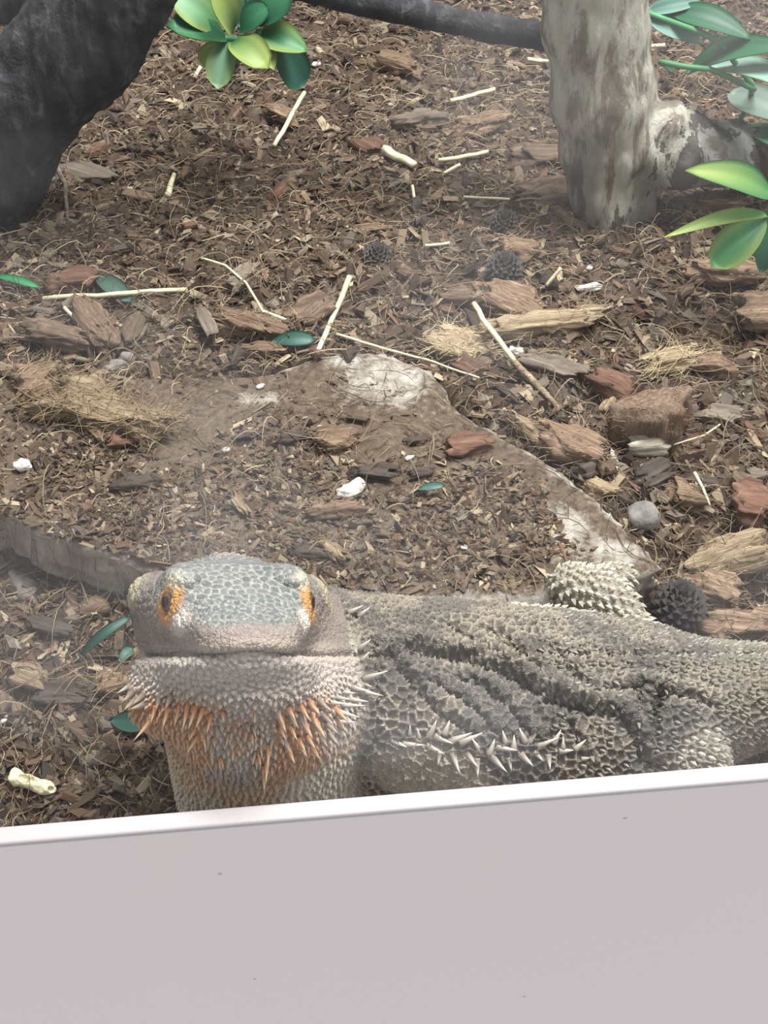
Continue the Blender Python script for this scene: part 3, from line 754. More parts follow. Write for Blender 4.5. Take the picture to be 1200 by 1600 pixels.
for b, t in [((240, 1122), (215, 1160)), ((243, 1106), (240, 1133)), ((263, 1108), (259, 1142)), ((281, 1104), (274, 1141)), ((294, 1102), (287, 1140)),
             ((306, 1106), (300, 1138)), ((318, 1108), (311, 1138)), ((310, 1150), (292, 1178)), ((318, 1150), (323, 1174)), ((305, 1140), (296, 1158)),
             ((330, 1118), (326, 1146)), ((420, 1168), (414, 1200)), ((417, 1190), (412, 1222)), ((412, 1210), (409, 1236))]:
    spike(b, t, SP_ORANGE, 0.66, 0.22)
for b, t in [((228, 1100), (206, 1118)), ((215, 1092), (199, 1112)), ((210, 1080), (195, 1098)), ((226, 1085), (212, 1106)), ((250, 1090), (244, 1112)), ((268, 1088), (264, 1110))]:
    spike(b, t, SP_GREY, 1.0, 0.3)
rows = [(432, 1108, 5), (436, 1124, 6), (440, 1140, 6), (446, 1156, 5), (452, 1170, 3)]
for x0, y0, n in rows:                                        # the orange patch on one side of the throat
    for i in range(n):
        x, y = x0 + i * 17 + random.uniform(-3, 3), y0 - i * 3 + random.uniform(-3, 3)
        spike((x, y), (x + 9 + i * 2, y + 22 + random.uniform(-3, 4)), SP_ORANGE if random.random() < 0.75 else SP_GREY, 0.85, 0.15)
for i in range(26):                                           # small loose points across the beard
    x = random.uniform(330, 425); y = random.uniform(1110, 1200)
    spike((x, y), (x + random.uniform(-3, 5), y + random.uniform(14, 20)), SP_GREY if random.random() < 0.6 else SP_ORANGE, 0.7, 0.15)

# ---- eyes
def m_eye(n):
    tc = n.n('TexCoord'); sep = n.n('SeparateXYZ'); n.l(tc.outputs['Object'], sep.inputs[0])
    ang = n.math('DIVIDE', n.math('SQRT', n.math('ADD', n.math('POWER', sep.outputs[0], 2.0), n.math('POWER', sep.outputs[1], 2.0))), 0.0036)
    c = n.ramp(ang, [(0.0, srgb(8, 7, 7)), (0.30, srgb(10, 8, 8)), (0.36, srgb(96, 66, 40)), (0.58, srgb(70, 46, 30)), (0.66, srgb(150, 104, 52)), (0.8, srgb(120, 84, 50))])
    n.color(c); n.rough(0.08); n.spec(0.6)
M_EYE = mat('lizard_eye', m_eye)
M_LID = mat('lizard_eyelid', lambda n: (n.color(n.ramp(n.noise(n.coord(), 900, 4), [(0.35, srgb(168, 108, 44)), (0.6, srgb(214, 158, 78))])), n.rough(0.6), n.normal(n.bump(n.noise(n.coord(), 1800, 3), 0.7, 0.0006))))
def sphere_vf(rad, nu=24, nv=14):
    V = []; Fq = []
    for i in range(nv + 1):
        th = math.pi * i / nv
        for j in range(nu):
            a = 2 * math.pi * j / nu; V.append((rad * math.sin(th) * math.cos(a), rad * math.sin(th) * math.sin(a), rad * math.cos(th)))
    for i in range(nv):
        for j in range(nu): Fq.append((i * nu + j, i * nu + (j + 1) % nu, (i + 1) * nu + (j + 1) % nu, (i + 1) * nu + j))
    return np.array(V), np.array(Fq)[:, ::-1]
ev, ef = sphere_vf(0.36); eye_me = make_mesh('eyeball', ev, ef, M_EYE)
lv = []; lf = []
for i in range(28):
    a = 2 * math.pi * i / 28
    for j in range(8):
        b = 2 * math.pi * j / 8; lid_r = 0.075 + 0.015 * math.sin(9 * a)
        R = 0.285 + lid_r * math.cos(b); lv.append((R * math.cos(a) * 0.80, R * math.sin(a) * 1.12, 0.20 - 0.05 * abs(math.sin(a)) + lid_r * 0.8 * math.sin(b)))
        lf.append((i * 8 + j, ((i + 1) % 28) * 8 + j, ((i + 1) % 28) * 8 + (j + 1) % 8, i * 8 + (j + 1) % 8))
lid_me = make_mesh('eyelid', np.array(lv), np.array(lf), M_LID)
for s in (-1, 1):
    axis = unit(np.array([s * 0.84, 0.08, 0.54 if s < 0 else 0.46])) @ HM
    upv = unit(HU - axis * (HU @ axis)); side = np.cross(upv, axis)
    Mx = Matrix((side.tolist(), upv.tolist(), axis.tolist())).transposed()
    p = hw(s * 1.26, 0.64, 0.50)
    eye = obj('eyeball', eye_me, parent=dragon, loc=p - D0, rot=Mx, label='dark eye')
    obj('eyelid', lid_me, parent=eye, label='golden orange eyelid ring')
print('dragon verts', len(DV), 'seeds', len(seeds))

# ------------------------------------------------------------------ driftwood
def wood_mesh(name, prims, lo, hi, vox, m, amp, seed, stretch=(1.2, 1.2, 0.35)):
    def fn(ax):
        S = Field(ax)
        for p in prims: S.cone(*p)
        return S.d
    v, q = sdf_mesh(fn, lo, hi, vox); n = vnormals(v, q)
    st = np.array(stretch)
    v = v + n * (amp * fbm(v * st * 1.3, 4, seed) + amp * 0.5 * np.abs(fbm(v * st * 3.0, 2, seed + 5)))[:, None]
    return v, q
def wood_obj(name, prims, lo, hi, vox, m, amp, seed, base, label, cat, tint=None, **kw):
    v, q = wood_mesh(name, prims, lo, hi, vox, m, amp, seed, **kw); base = np.array(base, float)
    return obj(name, make_mesh(name, v - base, q, m, col=tint(v) if tint else None), loc=base, label=label, cat=cat)
A = lambda px, py, y: at_y(px, py, y)
# pale trunk on the right: stem, foot, side root
T = [A(930, -60, 40.8), A(930, 40, 41.0), A(945, 150, 41.0), A(950, 230, 41.0), A(944, 300, 40.8), A(950, 372, 40.4)]
R_ = [1.5, 1.48, 1.55, 1.45, 1.15, 0.85]
pr = [(T[i], T[i + 1], R_[i], R_[i + 1], 0.5) for i in range(5)]
pr += [(A(985, 215, 41.2), A(1065, 235, 41.0), 1.3, 1.15, 0.6), (A(1065, 235, 41.0), A(1230, 250, 42.0), 1.15, 1.0, 0.5),
       (A(1055, 215, 41.0), A(1050, 190, 40.6), 0.85, 0.6, 0.4), (A(995, 280, 41.0), A(1002, 330, 40.8), 0.8, 0.5, 0.4)]
root_shade_tint = lambda v: lerp(np.array([1.0, 1.0, 1.0]), np.array([0.40, 0.41, 0.44]), np.clip(sstep(9.9, 10.9, v[:, 0] + 0.5 * fbm(v * 0.9, 3, 6)) + 0.7 * sstep(-0.2, 0.5, fbm(v * np.array([0.9, 0.9, 0.3]), 3, 16) - 0.35 * (v[:, 2] - 4.5)) , 0, 1)[:, None])  # shade and haze on the side root painted as colour; trunk darkens towards its base
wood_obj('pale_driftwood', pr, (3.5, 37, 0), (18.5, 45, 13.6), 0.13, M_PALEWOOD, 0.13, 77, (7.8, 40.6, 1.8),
         'pale peeling driftwood trunk with a side root behind the right of the slab', 'driftwood', tint=root_shade_tint)
# dark trunk on the left
pr = [(A(-80, 370, 41.5), A(-22, 262, 41.0), 1.8, 1.95, 0.5), (A(-22, 262, 41.0), A(36, 160, 40.8), 1.95, 1.9, 0.5), (A(36, 160, 40.8), A(135, 55, 40.8), 1.85, 1.75, 0.5),
      (A(135, 55, 40.8), A(205, -60, 40.8), 1.75, 1.6, 0.5), (A(105, -10, 42.0), A(-30, -5, 43.5), 0.95, 0.85, 0.3)]
wood_obj('dark_driftwood', pr, (-19, 37, 0), (-4, 47, 13.6), 0.13, M_DARKWOOD, 0.14, 91, (-14.3, 41.3, 1.7),
         'thick blackened driftwood trunk leaning at the left edge', 'driftwood')
# thin dark branch running into the pale trunk
pts = np.array([A(300, -45, 44.5), A(420, -28, 44.2), A(520, -8, 43.8), A(620, 14, 43.2), A(700, 32, 42.8), A(780, 46, 42.4), A(880, 62, 42.0)])
tt = np.linspace(0, 6, 40); cp = np.stack([np.interp(tt, range(7), pts[:, i]) for i in range(3)], 1)
tv, tf = tube(cp, 0.44 + 0.05 * fbm(cp * 0.8, 2, 3), 14)
tv = tv + 0.04 * fbm(tv * 2.5, 3, 8)[:, None]
obj('thin_branch', make_mesh('thin_branch', tv - cp[20], tf, M_DARKWOOD), loc=cp[20], label='thin straight dark branch reaching across to the pale trunk', cat='branch')

# ------------------------------------------------------------------ plastic plants
CAMF = -FW
def leaf_mesh(B, Tp, wid, c_base, c_tip, c_edge, bend=0.15, tiltn=(0, 0, 0), point=1.0, nl=11, nw=6):
    B, Tp = np.array(B, float), np.array(Tp, float); ax = Tp - B; L = np.linalg.norm(ax); ax /= L
    N = unit(CAMF + np.array(tiltn)); N = unit(N - ax * (N @ ax)); S = np.cross(N, ax)
    t = np.linspace(0, 1, nl); V = []; Cc = []
    prof = np.sin(np.pi * np.clip(t, 0.02, 1) ** 0.8) ** (0.75 * point) if point >= 0.9 else (np.sin(np.pi * t ** 1.35) ** (0.6 * point))
    prof = np.maximum(prof, 0.06)
    for i in range(nl):
        for j in range(nw + 1):
            s = j / nw * 2 - 1
            p = B + ax * L * t[i] + S * s * prof[i] * wid / 2 + N * (bend * L * math.sin(math.pi * t[i]) + 0.12 * wid * abs(s) * prof[i] - 0.03 * L * t[i] ** 2)
            V.append(p)
            c = lerp(c_base, c_tip, t[i]); c = lerp(c, c_edge, abs(s) ** 2.5 * 0.8)
            Cc.append(c * (0.84 if abs(s) < 0.1 else 0.74))
    n = nl * (nw + 1); V = np.array(V); Cc = np.array(Cc)
    F = []
    for i in range(nl - 1):
        for j in range(nw):
            a = i * (nw + 1) + j; F.append((a, a + 1, a + nw + 2, a + nw + 1))
    F = np.array(F); V2 = V - N * 0.035
    F2 = F[:, ::-1] + n
    rim = [i * (nw + 1) for i in range(nl)] + [(nl - 1) * (nw + 1) + j for j in range(1, nw + 1)] + [i * (nw + 1) + nw for i in range(nl - 2, -1, -1)] + list(range(nw - 1, 0, -1))
    F3 = np.array([(rim[(i + 1) % len(rim)], rim[i], rim[i] + n, rim[(i + 1) % len(rim)] + n) for i in range(len(rim))])
    return np.concatenate([V, V2]), [F, F2, F3], np.concatenate([Cc, Cc])
G_D, G_M, G_B, G_Y, G_P, G_T = srgb(22, 78, 54), srgb(40, 104, 64), srgb(70, 134, 76), srgb(150, 166, 84), srgb(130, 168, 132), srgb(54, 100, 88)
G_W = srgb(140, 172, 160)
def plant(name, base_px, y0, leaves, label, stems):
    base = at(base_px[0], base_px[1], 1.7); e = empty(name, base, label=label, cat='plant')
    for (b, t, wpx, y, cb, ct, ce, bend, pt) in leaves:
        B = at_y(b[0], b[1], y0); Tp = at_y(t[0], t[1], y)
        wid = wpx * ((B - CAM) @ FW) / FPX
        v, fs, c = leaf_mesh(B, Tp, wid, cb, ct, ce, bend, (0, 0, 0.4), pt)
        obj('leaf', make_mesh('leaf', v - base, fs, M_LEAF, col=c), parent=e)
    for P in stems:
        P = [base if p is None else at_y(*p) for p in P]
        P = np.array(P); tt = np.linspace(0, len(P) - 1, 12); P = np.stack([np.interp(tt, range(len(P)), P[:, i]) for i in range(3)], 1)
        v, fs = tube(P, 0.1, 7); obj('stem', make_mesh('stem', v - base, fs, M_LEAF, col=np.tile(srgb(70, 130, 86), (len(v), 1))), parent=e)
plant('plastic_plant', (370, 100), 43.0, [
    ((398, 40), (446, -30), 80, 43.5, G_D, G_M, G_D, .1, .8), ((378, 45), (388, -40), 70, 44.0, G_D, G_D, G_T, .1, .8),
    ((356, 62), (264, 38), 52, 42.0, G_D, G_M, G_B, .12, .8), ((345, 50), (268, -8), 62, 42.6, G_B, G_P, G_Y, .1, .8),
    ((364, 52), (330, -16), 58, 42.0, G_D, G_Y, G_Y, .12, .7), ((355, 62), (340, 138), 46, 41.6, G_M, G_P, G_Y, .12, .8),
    ((352, 66), (312, 102), 34, 42.8, G_M, G_Y, G_Y, .1, .8), ((362, 64), (418, 104), 52, 41.4, G_M, G_Y, G_Y, .14, .7),
    ((405, 52), (480, 78), 54, 42.4, G_D, G_B, G_Y, .1, .9), ((404, 56), (428, 108), 34, 42.0, G_B, G_Y, G_Y, .1, .9),
    ((425, 58), (476, 136), 58, 43.2, G_D, G_T, G_D, .05, .8), ((372, 50), (420, 10), 44, 43.0, G_D, G_M, G_D, .1, .8)],
    'green and yellow plastic rosette plant at the top between the two trunks',
    [[None, (372, 70, 43.2), (355, 60, 43.0)], [None, (390, 66, 43.4), (405, 48, 43.0)], [(340, 60, 43), (380, 60, 43), (408, 54, 43)]])
plant('plastic_plant', (1150, 200), 42.6, [
    ((1010, 18), (1098, 2), 30, 42.5, G_T, G_T, G_W, .06, 1.0), ((1012, 28), (1098, 66), 42, 42.0, G_T, G_W, G_W, .06, 1.0),
    ((1048, 18), (1174, 58), 46, 41.0, G_D, G_D, G_M, .1, 1.0), ((1075, 112), (1240, 70), 50, 40.0, G_M, G_D, G_M, .12, 1.0),
    ((1108, 106), (1250, 140), 46, 39.0, G_W, G_W, G_P, .10, 1.1), ((1140, 145), (1240, 190), 60, 40.6, srgb(104, 120, 108), srgb(112, 128, 118), srgb(120, 134, 124), .06, 1.0),
    ((1160, 200), (1225, 235), 40, 40.0, G_M, G_T, G_M, .08, 1.0), ((1030, 96), (1050, 112), 16, 41.5, G_M, G_T, G_D, .08, 1.0)],
    'bluish green long leaved plastic plant in the corner above the side root',
    [[(1030, 96, 41.5), (1070, 104, 41.3), (1112, 108, 41.2), (1180, 140, 41.4)], [None, (1180, 140, 41.4), (1120, 60, 41.5), (1010, 20, 41.5)]])
plant('plastic_plant', (1212, 400), 36.0, [
    ((1205, 304), (1076, 264), 54, 35.0, G_B, G_Y, G_M, .10, .9), ((1118, 282), (1150, 252), 20, 35.8, G_T, G_W, G_T, .05, 1.0),
    ((1200, 336), (1040, 368), 24, 34.6, G_B, G_Y, G_Y, .14, 1.0), ((1198, 340), (1112, 416), 62, 35.0, G_M, G_B, G_Y, .08, .8),
    ((1203, 345), (1190, 428), 40, 35.4, G_M, G_T, G_M, .08, .9), ((1208, 330), (1260, 300), 40, 35.6, G_M, G_B, G_Y, .1, .9)],
    'bright green plastic sprig hanging in at the right edge above the husk chunks',
    [[None, (1206, 350, 36.0), (1202, 332, 36.0), (1210, 300, 36.0)]])

# ------------------------------------------------------------------ loose pieces
def cube_sphere(n):
    V = {}; L = []; F = []
    def vid(p):
        k = tuple(np.round(p, 5))
        if k not in V: V[k] = len(L); L.append(k)
        return V[k]
    t = np.linspace(-1, 1, n + 1)
    for ax in range(3):
        for sg in (-1, 1):
            for i in range(n):
                for j in range(n):
                    q = []
                    for (a, b) in ((i, j), (i + 1, j), (i + 1, j + 1), (i, j + 1)):
                        p = [0, 0, 0]; p[ax] = sg; p[(ax + 1) % 3] = t[a]; p[(ax + 2) % 3] = t[b]; q.append(vid(p))
                    F.append(q if sg > 0 else q[::-1])
    return np.array(L, float), np.array(F)
CS = {n: cube_sphere(n) for n in (2, 4, 6, 8, 12)}
def lump(L, W, H, seed, n=12, box=5.0, rough=0.2, grain=0.9, fray=0.16, cuts=6):
    """a block rounded by 'box', roughened, with grain ridges along X and frayed ends; rests on z=0"""
    c, F = CS[n]; c = c.copy()
    rad = (np.abs(c) ** box).sum(1) ** (1 / box); v = c / rad[:, None]
    sc = np.array([L, W, H]) / 2; r0 = np.random.default_rng(seed)
    sk = r0.uniform(-0.25, 0.25, 3)
    v[:, 0] += sk[0] * v[:, 1] + sk[1] * v[:, 2]; v[:, 2] += sk[2] * v[:, 0] * 0.6
    taper = 1 + r0.uniform(-0.3, 0.3) * v[:, 0]; v[:, 1] *= taper
    for _ in range(cuts if box > 2.5 else 0):
        cn = unit(r0.normal(0, 1, 3) * np.array([1.0, 1.0, 0.8])); dd = v @ cn; lim = dd.max() * r0.uniform(0.62, 0.88)
        v = v - np.maximum(dd - lim, 0)[:, None] * cn
    p = v * sc; m = min(L, W, H)
    nn = unit(v / sc)
    freq = 2.2 / max(m, 0.2)
    p = p + nn * (rough * m * fbm(p * freq * 0.6 + seed, 3, seed))[:, None]
    g = fbm(np.stack([p[:, 0] * freq * 0.15, p[:, 1] * freq * 1.7, p[:, 2] * freq * 1.7], -1) + seed, 2, seed + 3)
    p = p + nn * (grain * 0.16 * m * g)[:, None]
    en = sstep(0.5, 1.0, np.abs(c[:, 0])) * np.sign(c[:, 0])
    p[:, 0] += en * fray * L * fbm(np.stack([p[:, 1] * 6 / max(W, .1), p[:, 2] * 6 / max(W, .1), en], -1) + seed, 2, seed + 9)
    p[:, 2] -= p[:, 2].min()
    return p, F
def span(p0, p1, z=None):
    """pixel end points -> 3D end points on the ground under them"""
    out = []
    for p in (p0, p1):
        zz = 1.5
        for _ in range(4):
            q = at(p[0], p[1], zz); zz = float(surf(q[0], q[1]))
        out.append(at(p[0], p[1], zz))
    return out
_pn = [100]
def fibres(parent, V, n, length, col, rad=0.012, dirn=None, curl=0.5):
    """hairs standing off a piece (a part of it)"""
    r0 = np.random.default_rng(_pn[0]); idx = r0.integers(0, len(V), n); c = V.mean(0); VV = []; FF = []; k = 0; CC = []
    for i in idx:
        b = V[i]; o = unit(b - c + r0.normal(0, 0.25, 3) * np.ptp(V, 0).max()); d = o if dirn is None else unit(np.array(dirn) * (1 if r0.random() < .5 else -1) + 0.4 * o + r0.normal(0, 0.25, 3))
        L = length * r0.uniform(0.4, 1.1); t = np.linspace(0, 1, 5)[:, None]; w_ = r0.normal(0, curl, 3) * L
        P = b - d * L * 0.2 + d * L * t + w_ * t ** 2
        v, fs = tube(P, rad * np.linspace(1.2, 0.5, 5), 3, False); VV.append(v); FF.append(fs[0] + k); k += len(v)
        CC.append(np.tile(col * r0.uniform(0.6, 1.25), (len(v), 1)))
    return obj('fibres', make_mesh('fibres', np.concatenate(VV), np.concatenate(FF), M_FIBRE, col=np.clip(np.concatenate(CC), 0, 1)), parent=parent, kind='stuff')
def piece(name, p0, p1, wpx, hpx, m, label, cat, n=12, sink=0.25, hair=0, haircol=None, tilt=0.0, roll=0.0, group=None, hairlen=0.6, lift=0.0, **kw):
    n = max(n, 8) if n > 4 else n
    a, b = span(p0, p1); c = (a + b) / 2; D = (c - CAM) @ FW; s = D / FPX
    d = b - a; L = np.linalg.norm(d[:2]); ang = math.atan2(d[1], d[0]); _pn[0] += 1
    W_, H_ = wpx * s, hpx * s
    v, F = lump(L, W_, H_, _pn[0], n, **kw)
    z = float(surf(c[0], c[1])) - sink * H_ + lift
    # the visible top stands above the ground: slide it towards the viewer so its middle falls on the pixel
    hh = H_ * (1 - sink) * 0.5 + lift; dirv = ray((p0[0] + p1[0]) / 2, (p0[1] + p1[1]) / 2); c = c - dirv / dirv[2] * (-hh) * -1 if False else c + (dirv / dirv[2]) * hh
    o = obj(name, make_mesh(name, v, F, m, smooth=True), loc=(c[0], c[1], z), label=label, cat=cat, group=group)
    o.rotation_euler = (roll, tilt, ang)
    hair = int(hair * 1.8) + (14 if m in (M_HUSK, M_HUSK_P) else 0)
    if hair: fibres(o, v, hair, hairlen, haircol if haircol is not None else srgb(160, 140, 114), dirn=(1, 0.2, 0.3))
    return o
hk = srgb(178, 152, 120)
def vgrain(n): wood(srgb(70, 55, 46), srgb(124, 104, 88), srgb(166, 142, 120), (800, 800, 35), 1.0)(n)
M_HUSK_V = mat('husk_upright', vgrain)
M_CHIP_W = mat('chip_whitened', wood(srgb(120, 112, 96), srgb(180, 173, 156), srgb(214, 208, 194)))
P = piece
P('husk_block', (962, 655), (1070, 655), 74, 84, M_HUSK_V, 'largest upright fuzzy coconut husk block, right of the slab', 'husk', n=12, box=5, sink=0.1, hair=90, haircol=srgb(150, 118, 94), fray=0.05, rough=0.1, hairlen=0.35, cuts=2, grain=0.5)
P('husk_chunk', (848, 682), (948, 716), 62, 40, M_HUSK, 'broad tan husk chunk leaning against the upper right slab edge', 'husk', n=12, hair=40, tilt=0.15, sink=0.1)
P('husk_splinter', (800, 655), (860, 690), 22, 20, M_HUSK_P, 'pale ragged husk splinter touching the slab edge', 'husk', hair=25, lift=0.15)
P('bark_strip', (765, 522), (948, 502), 46, 30, M_HUSK_P, 'longest tan bark strip, lying behind the tilted straw', 'bark', n=12, hair=30, hairlen=0.9)
P('husk_chunk', (748, 455), (838, 482), 56, 34, M_HUSK, 'ridged brown husk chunk just below the dark pine cone', 'husk', n=12, hair=30)
P('husk_tuft', (676, 528), (766, 560), 60, 34, M_HUSK_P, 'pale frayed husk tuft beside the tilted straw', 'husk', n=8, hair=140, hairlen=0.5, haircol=srgb(206, 190, 154))
P('bark_piece', (703, 558), (758, 578), 30, 26, M_BARK_R, 'short reddish bark piece in front of the pale frayed tuft', 'bark', box=5)
P('bark_piece', (822, 568), (910, 592), 44, 18, M_BARK_G, 'grey brown bark piece below the longest bark strip', 'bark', n=12, hair=12)
P('bark_piece', (690, 462), (742, 470), 32, 28, M_BARK, 'dark brown bark piece left of the ridged husk chunk', 'bark', hair=10)
P('husk_chunk', (332, 490), (432, 518), 42, 34, M_HUSK, 'frayed tan husk chunk behind the slab near the long lying straw', 'husk', n=12, hair=60)
P('flat_chip', (312, 484), (334, 526), 24, 7, M_BARK_G, 'small flat grey chip standing by the frayed tan husk chunk', 'wood chip', n=4, box=8, rough=0.05, lift=0.3)
P('bark_piece', (46, 526), (134, 546), 38, 32, M_BARK, 'thick brown bark piece near the left edge behind the slab', 'bark', hair=15)
P('husk_chunk', (126, 480), (172, 536), 44, 34, M_HUSK, 'upright tan husk chunk below the left end of the lying straw', 'husk', hair=15)
P('bark_piece', (192, 552), (218, 496), 32, 26, M_BARK, 'brown bark sliver pointing up behind the grey pebbles', 'bark')
P('bark_piece', (72, 446), (148, 442), 46, 30, M_BARK_R, 'reddish earth coloured bark lump behind the lying straw', 'bark', rough=0.2)
P('husk_chunk', (378, 548), (442, 540), 24, 22, M_HUSK, 'small brown husk chunk left of the green leaf fragment', 'husk')
P('bark_piece', (455, 500), (522, 482), 46, 38, M_BARK, 'hollow brown bark piece left of the leaning straw', 'bark', hair=20)
P('coir_mat', (82, 618), (246, 664), 74, 44, M_HUSK_P, 'shaggy matted tuft of coir fibre at the left end of the slab', 'husk', n=12, hair=520, hairlen=0.75, haircol=srgb(160, 140, 112), rough=0.3, cuts=3)
P('husk_chunk', (24, 604), (84, 592), 62, 46, M_HUSK, 'rounded fuzzy tan husk lump at the left edge beside the coir tuft', 'husk', hair=90)
P('bark_piece', (170, 694), (222, 684), 26, 18, M_BARK_R, 'reddish bark piece tucked under the coir tuft', 'bark')
P('husk_splinter', (136, 660), (168, 696), 16, 12, M_HUSK, 'thin frayed husk splinter below the coir tuft', 'husk', hair=16)
P('bark_chunk', (690, 694), (766, 686), 46, 34, M_BARK_R, 'deep red brown bark chunk lying on the slab', 'bark', n=12, box=3.0)
P('husk_chunk', (494, 690), (558, 682), 46, 26, M_HUSK, 'fibrous reddish tan chip in the middle of the slab', 'husk', hair=24)
P('bark_chunk', (545, 732), (618, 742), 36, 22, M_BARK_D, 'charcoal coloured bark chunk behind the white dropping on the slab', 'bark', box=3.0)
P('bark_chip', (362, 682), (406, 678), 18, 12, M_BARK_D, 'small dark oval chip on the slab near the white mineral stain', 'wood chip', n=8, box=3)
P('bark_chunk', (168, 764), (246, 748), 28, 20, M_BARK_D, 'long dark bark chunk on the left of the slab', 'bark', box=3.2)
P('husk_chunk', (484, 802), (562, 790), 32, 18, M_HUSK, 'curved tan husk chip in front of the white dropping on the slab', 'husk', hair=10)
P('husk_splinter', (366, 774), (386, 806), 17, 14, M_HUSK_P, 'small pale upright splinter on the slab above the lizard head', 'wood chip', n=6, fray=0.3)
P('bark_chip', (545, 652), (580, 656), 17, 12, M_BARK, 'small brown chip near the back of the slab', 'wood chip', n=6)
P('bark_chip', (634, 690), (668, 686), 17, 12, M_BARK_D, 'small grey chip just left of the red brown chunk', 'wood chip', n=8, box=3)
P('bark_chip', (454, 860), (506, 868), 20, 14, M_BARK_D, 'dark slate coloured chip just behind the lizard head', 'wood chip', n=6)
P('husk_splinter', (500, 846), (536, 872), 24, 14, M_HUSK_P, 'pale splintered chip beside the dark chip behind the lizard head', 'wood chip', n=6, fray=0.3, hair=12)
P('bark_chip', (640, 742), (674, 736), 20, 14, M_BARK_D, 'dark chip with pale crumbs right of the charcoal chunk', 'wood chip', n=6)
P('bark_chip', (428, 692), (476, 682), 18, 14, M_BARK_D, 'dark narrow chip left of the reddish tan chip on the slab', 'wood chip', n=6)
P('whitened_chip', (984, 704), (1042, 694), 36, 26, M_CHIP_W, 'white topped wood chip in front of the largest husk block', 'wood chip', n=8, box=6, rough=0.06)
P('husk_chunk', (1046, 772), (1106, 778), 48, 34, M_HUSK, 'upright ridged husk chunk beside the thin white straw', 'husk', hair=20, fray=0.2)
P('husk_chunk', (1092, 872), (1198, 852), 62, 42, M_HUSK_P, 'pale fibrous husk chunk at the right edge beside the slab corner', 'husk', n=12, hair=50, tilt=-0.2)
P('husk_chunk', (1076, 896), (1148, 938), 48, 36, M_HUSK, 'light brown husk stick pointing at the slab corner', 'husk', n=12, hair=14)
P('husk_chunk', (1112, 962), (1206, 986), 72, 56, M_HUSK, 'thick husk chunk at the right edge directly above the lizard back', 'husk', n=12, hair=50)
P('bark_piece', (1148, 778), (1214, 800), 62, 40, M_BARK_R, 'red brown bark slab at the right edge above the pale husk chunk', 'bark', hair=20)
P('husk_splinter', (918, 752), (962, 772), 36, 22, M_HUSK_P, 'small pale husk piece at the slab edge below the broad tan chunk', 'husk', fray=0.2)
P('husk_chunk', (1080, 572), (1142, 572), 42, 34, M_HUSK, 'brown husk lump behind and right of the largest block', 'husk', hair=15)
P('husk_tuft', (1000, 572), (1078, 560), 40, 28, M_HUSK_P, 'blond shaggy husk tuft behind the largest block', 'husk', hair=110, hairlen=0.7, haircol=srgb(200, 182, 146))
P('husk_chunk', (1156, 492), (1228, 480), 62, 46, M_HUSK, 'tan husk lump at the right edge under the plastic sprig', 'husk', hair=40)
P('husk_chunk', (1078, 424), (1188, 442), 50, 36, M_HUSK, 'wide reddish husk chunk right under the plastic sprig leaves', 'husk', n=12, hair=30)
P('bark_piece', (926, 592), (984, 618), 48, 34, M_BARK_R, 'dark red brown bark lump left of the largest husk block', 'bark')
P('husk_splinter', (945, 640), (972, 610), 30, 26, M_HUSK_P, 'yellowish splinter against the left side of the largest block', 'husk', fray=0.2)
P('husk_chunk', (598, 94), (654, 116), 42, 30, M_HUSK, 'weathered brown husk chunk under the thin dark branch', 'husk', hair=20)
P('bark_piece', (618, 190), (694, 176), 34, 24, M_BARK_G, 'flat greyish bark piece far back left of a pale straw', 'bark')
P('husk_chunk', (712, 208), (782, 192), 40, 28, M_HUSK, 'fuzzy tan husk chunk far back in the middle', 'husk', hair=50)
P('flat_chip', (542, 352), (602, 362), 22, 8, M_HUSK, 'flat light brown chip in the middle of the soil', 'wood chip', n=6, box=5)
P('husk_chunk', (424, 172), (462, 188), 32, 20, M_HUSK, 'tan chip beside the short tilted straw far back', 'wood chip', n=6)
P('bark_piece', (556, 218), (592, 236), 34, 22, M_BARK_R, 'reddish chip in the soil behind the flat pale shaving', 'wood chip', n=6)
P('bark_piece', (800, 246), (894, 232), 54, 34, M_BARK, 'layered brown bark piece against the left side of the pale trunk', 'bark', n=12)
P('bark_piece', (806, 306), (904, 300), 54, 34, M_BARK, 'dark layered bark piece at the foot of the pale trunk', 'bark', n=12)
P('husk_chunk', (790, 392), (850, 396), 44, 28, M_HUSK, 'brown husk chunk in front of the pale trunk foot', 'husk', hair=30)
P('husk_chunk', (1086, 318), (1150, 326), 44, 34, M_HUSK, 'tan husk chunk behind the bright green leaf of the sprig', 'husk', hair=10)
P('husk_chunk', (366, 452), (404, 420), 44, 30, M_BARK_G, 'flat grey brown husk piece beneath a loose pale fibre', 'husk', hair=60)
P('flat_stone', (100, 254), (178, 278), 48, 20, M_BARK_G, 'flat greyish brown stone beside the dark trunk foot', 'stone', n=8, box=2.6, rough=0.08, grain=0.1)
P('pebble', (980, 806), (1030, 800), 50, 36, M_ROCK, 'rounded grey pebble between the slab edge and the husk chunks', 'stone', box=2.3, grain=0, fray=0, rough=0.1)
P('pebble', (12, 896), (52, 876), 34, 20, M_ROCK, 'angular blue grey stone in the soil under the left slab edge', 'stone', n=4, box=4, grain=0, fray=0)
P('pebble', (166, 574), (194, 564), 24, 20, M_ROCK, 'front one of two dark pebbles behind the coir tuft', 'stone', n=6, box=2, grain=0, fray=0)
P('pebble', (186, 562), (214, 554), 24, 20, M_ROCK, 'rear one of two dark pebbles behind the coir tuft', 'stone', n=6, box=2, grain=0, fray=0)
P('husk_ball', (146, 1066), (198, 1062), 52, 50, M_HUSK, 'round tan husk ball beside the lizard cheek', 'husk', box=2, hair=40, rough=0.1)
P('pebble', (122, 956), (172, 946), 34, 26, M_HUSK, 'smooth tan stone near the left of the lizard head', 'stone', box=2.2, grain=0.1, fray=0, rough=0.1)
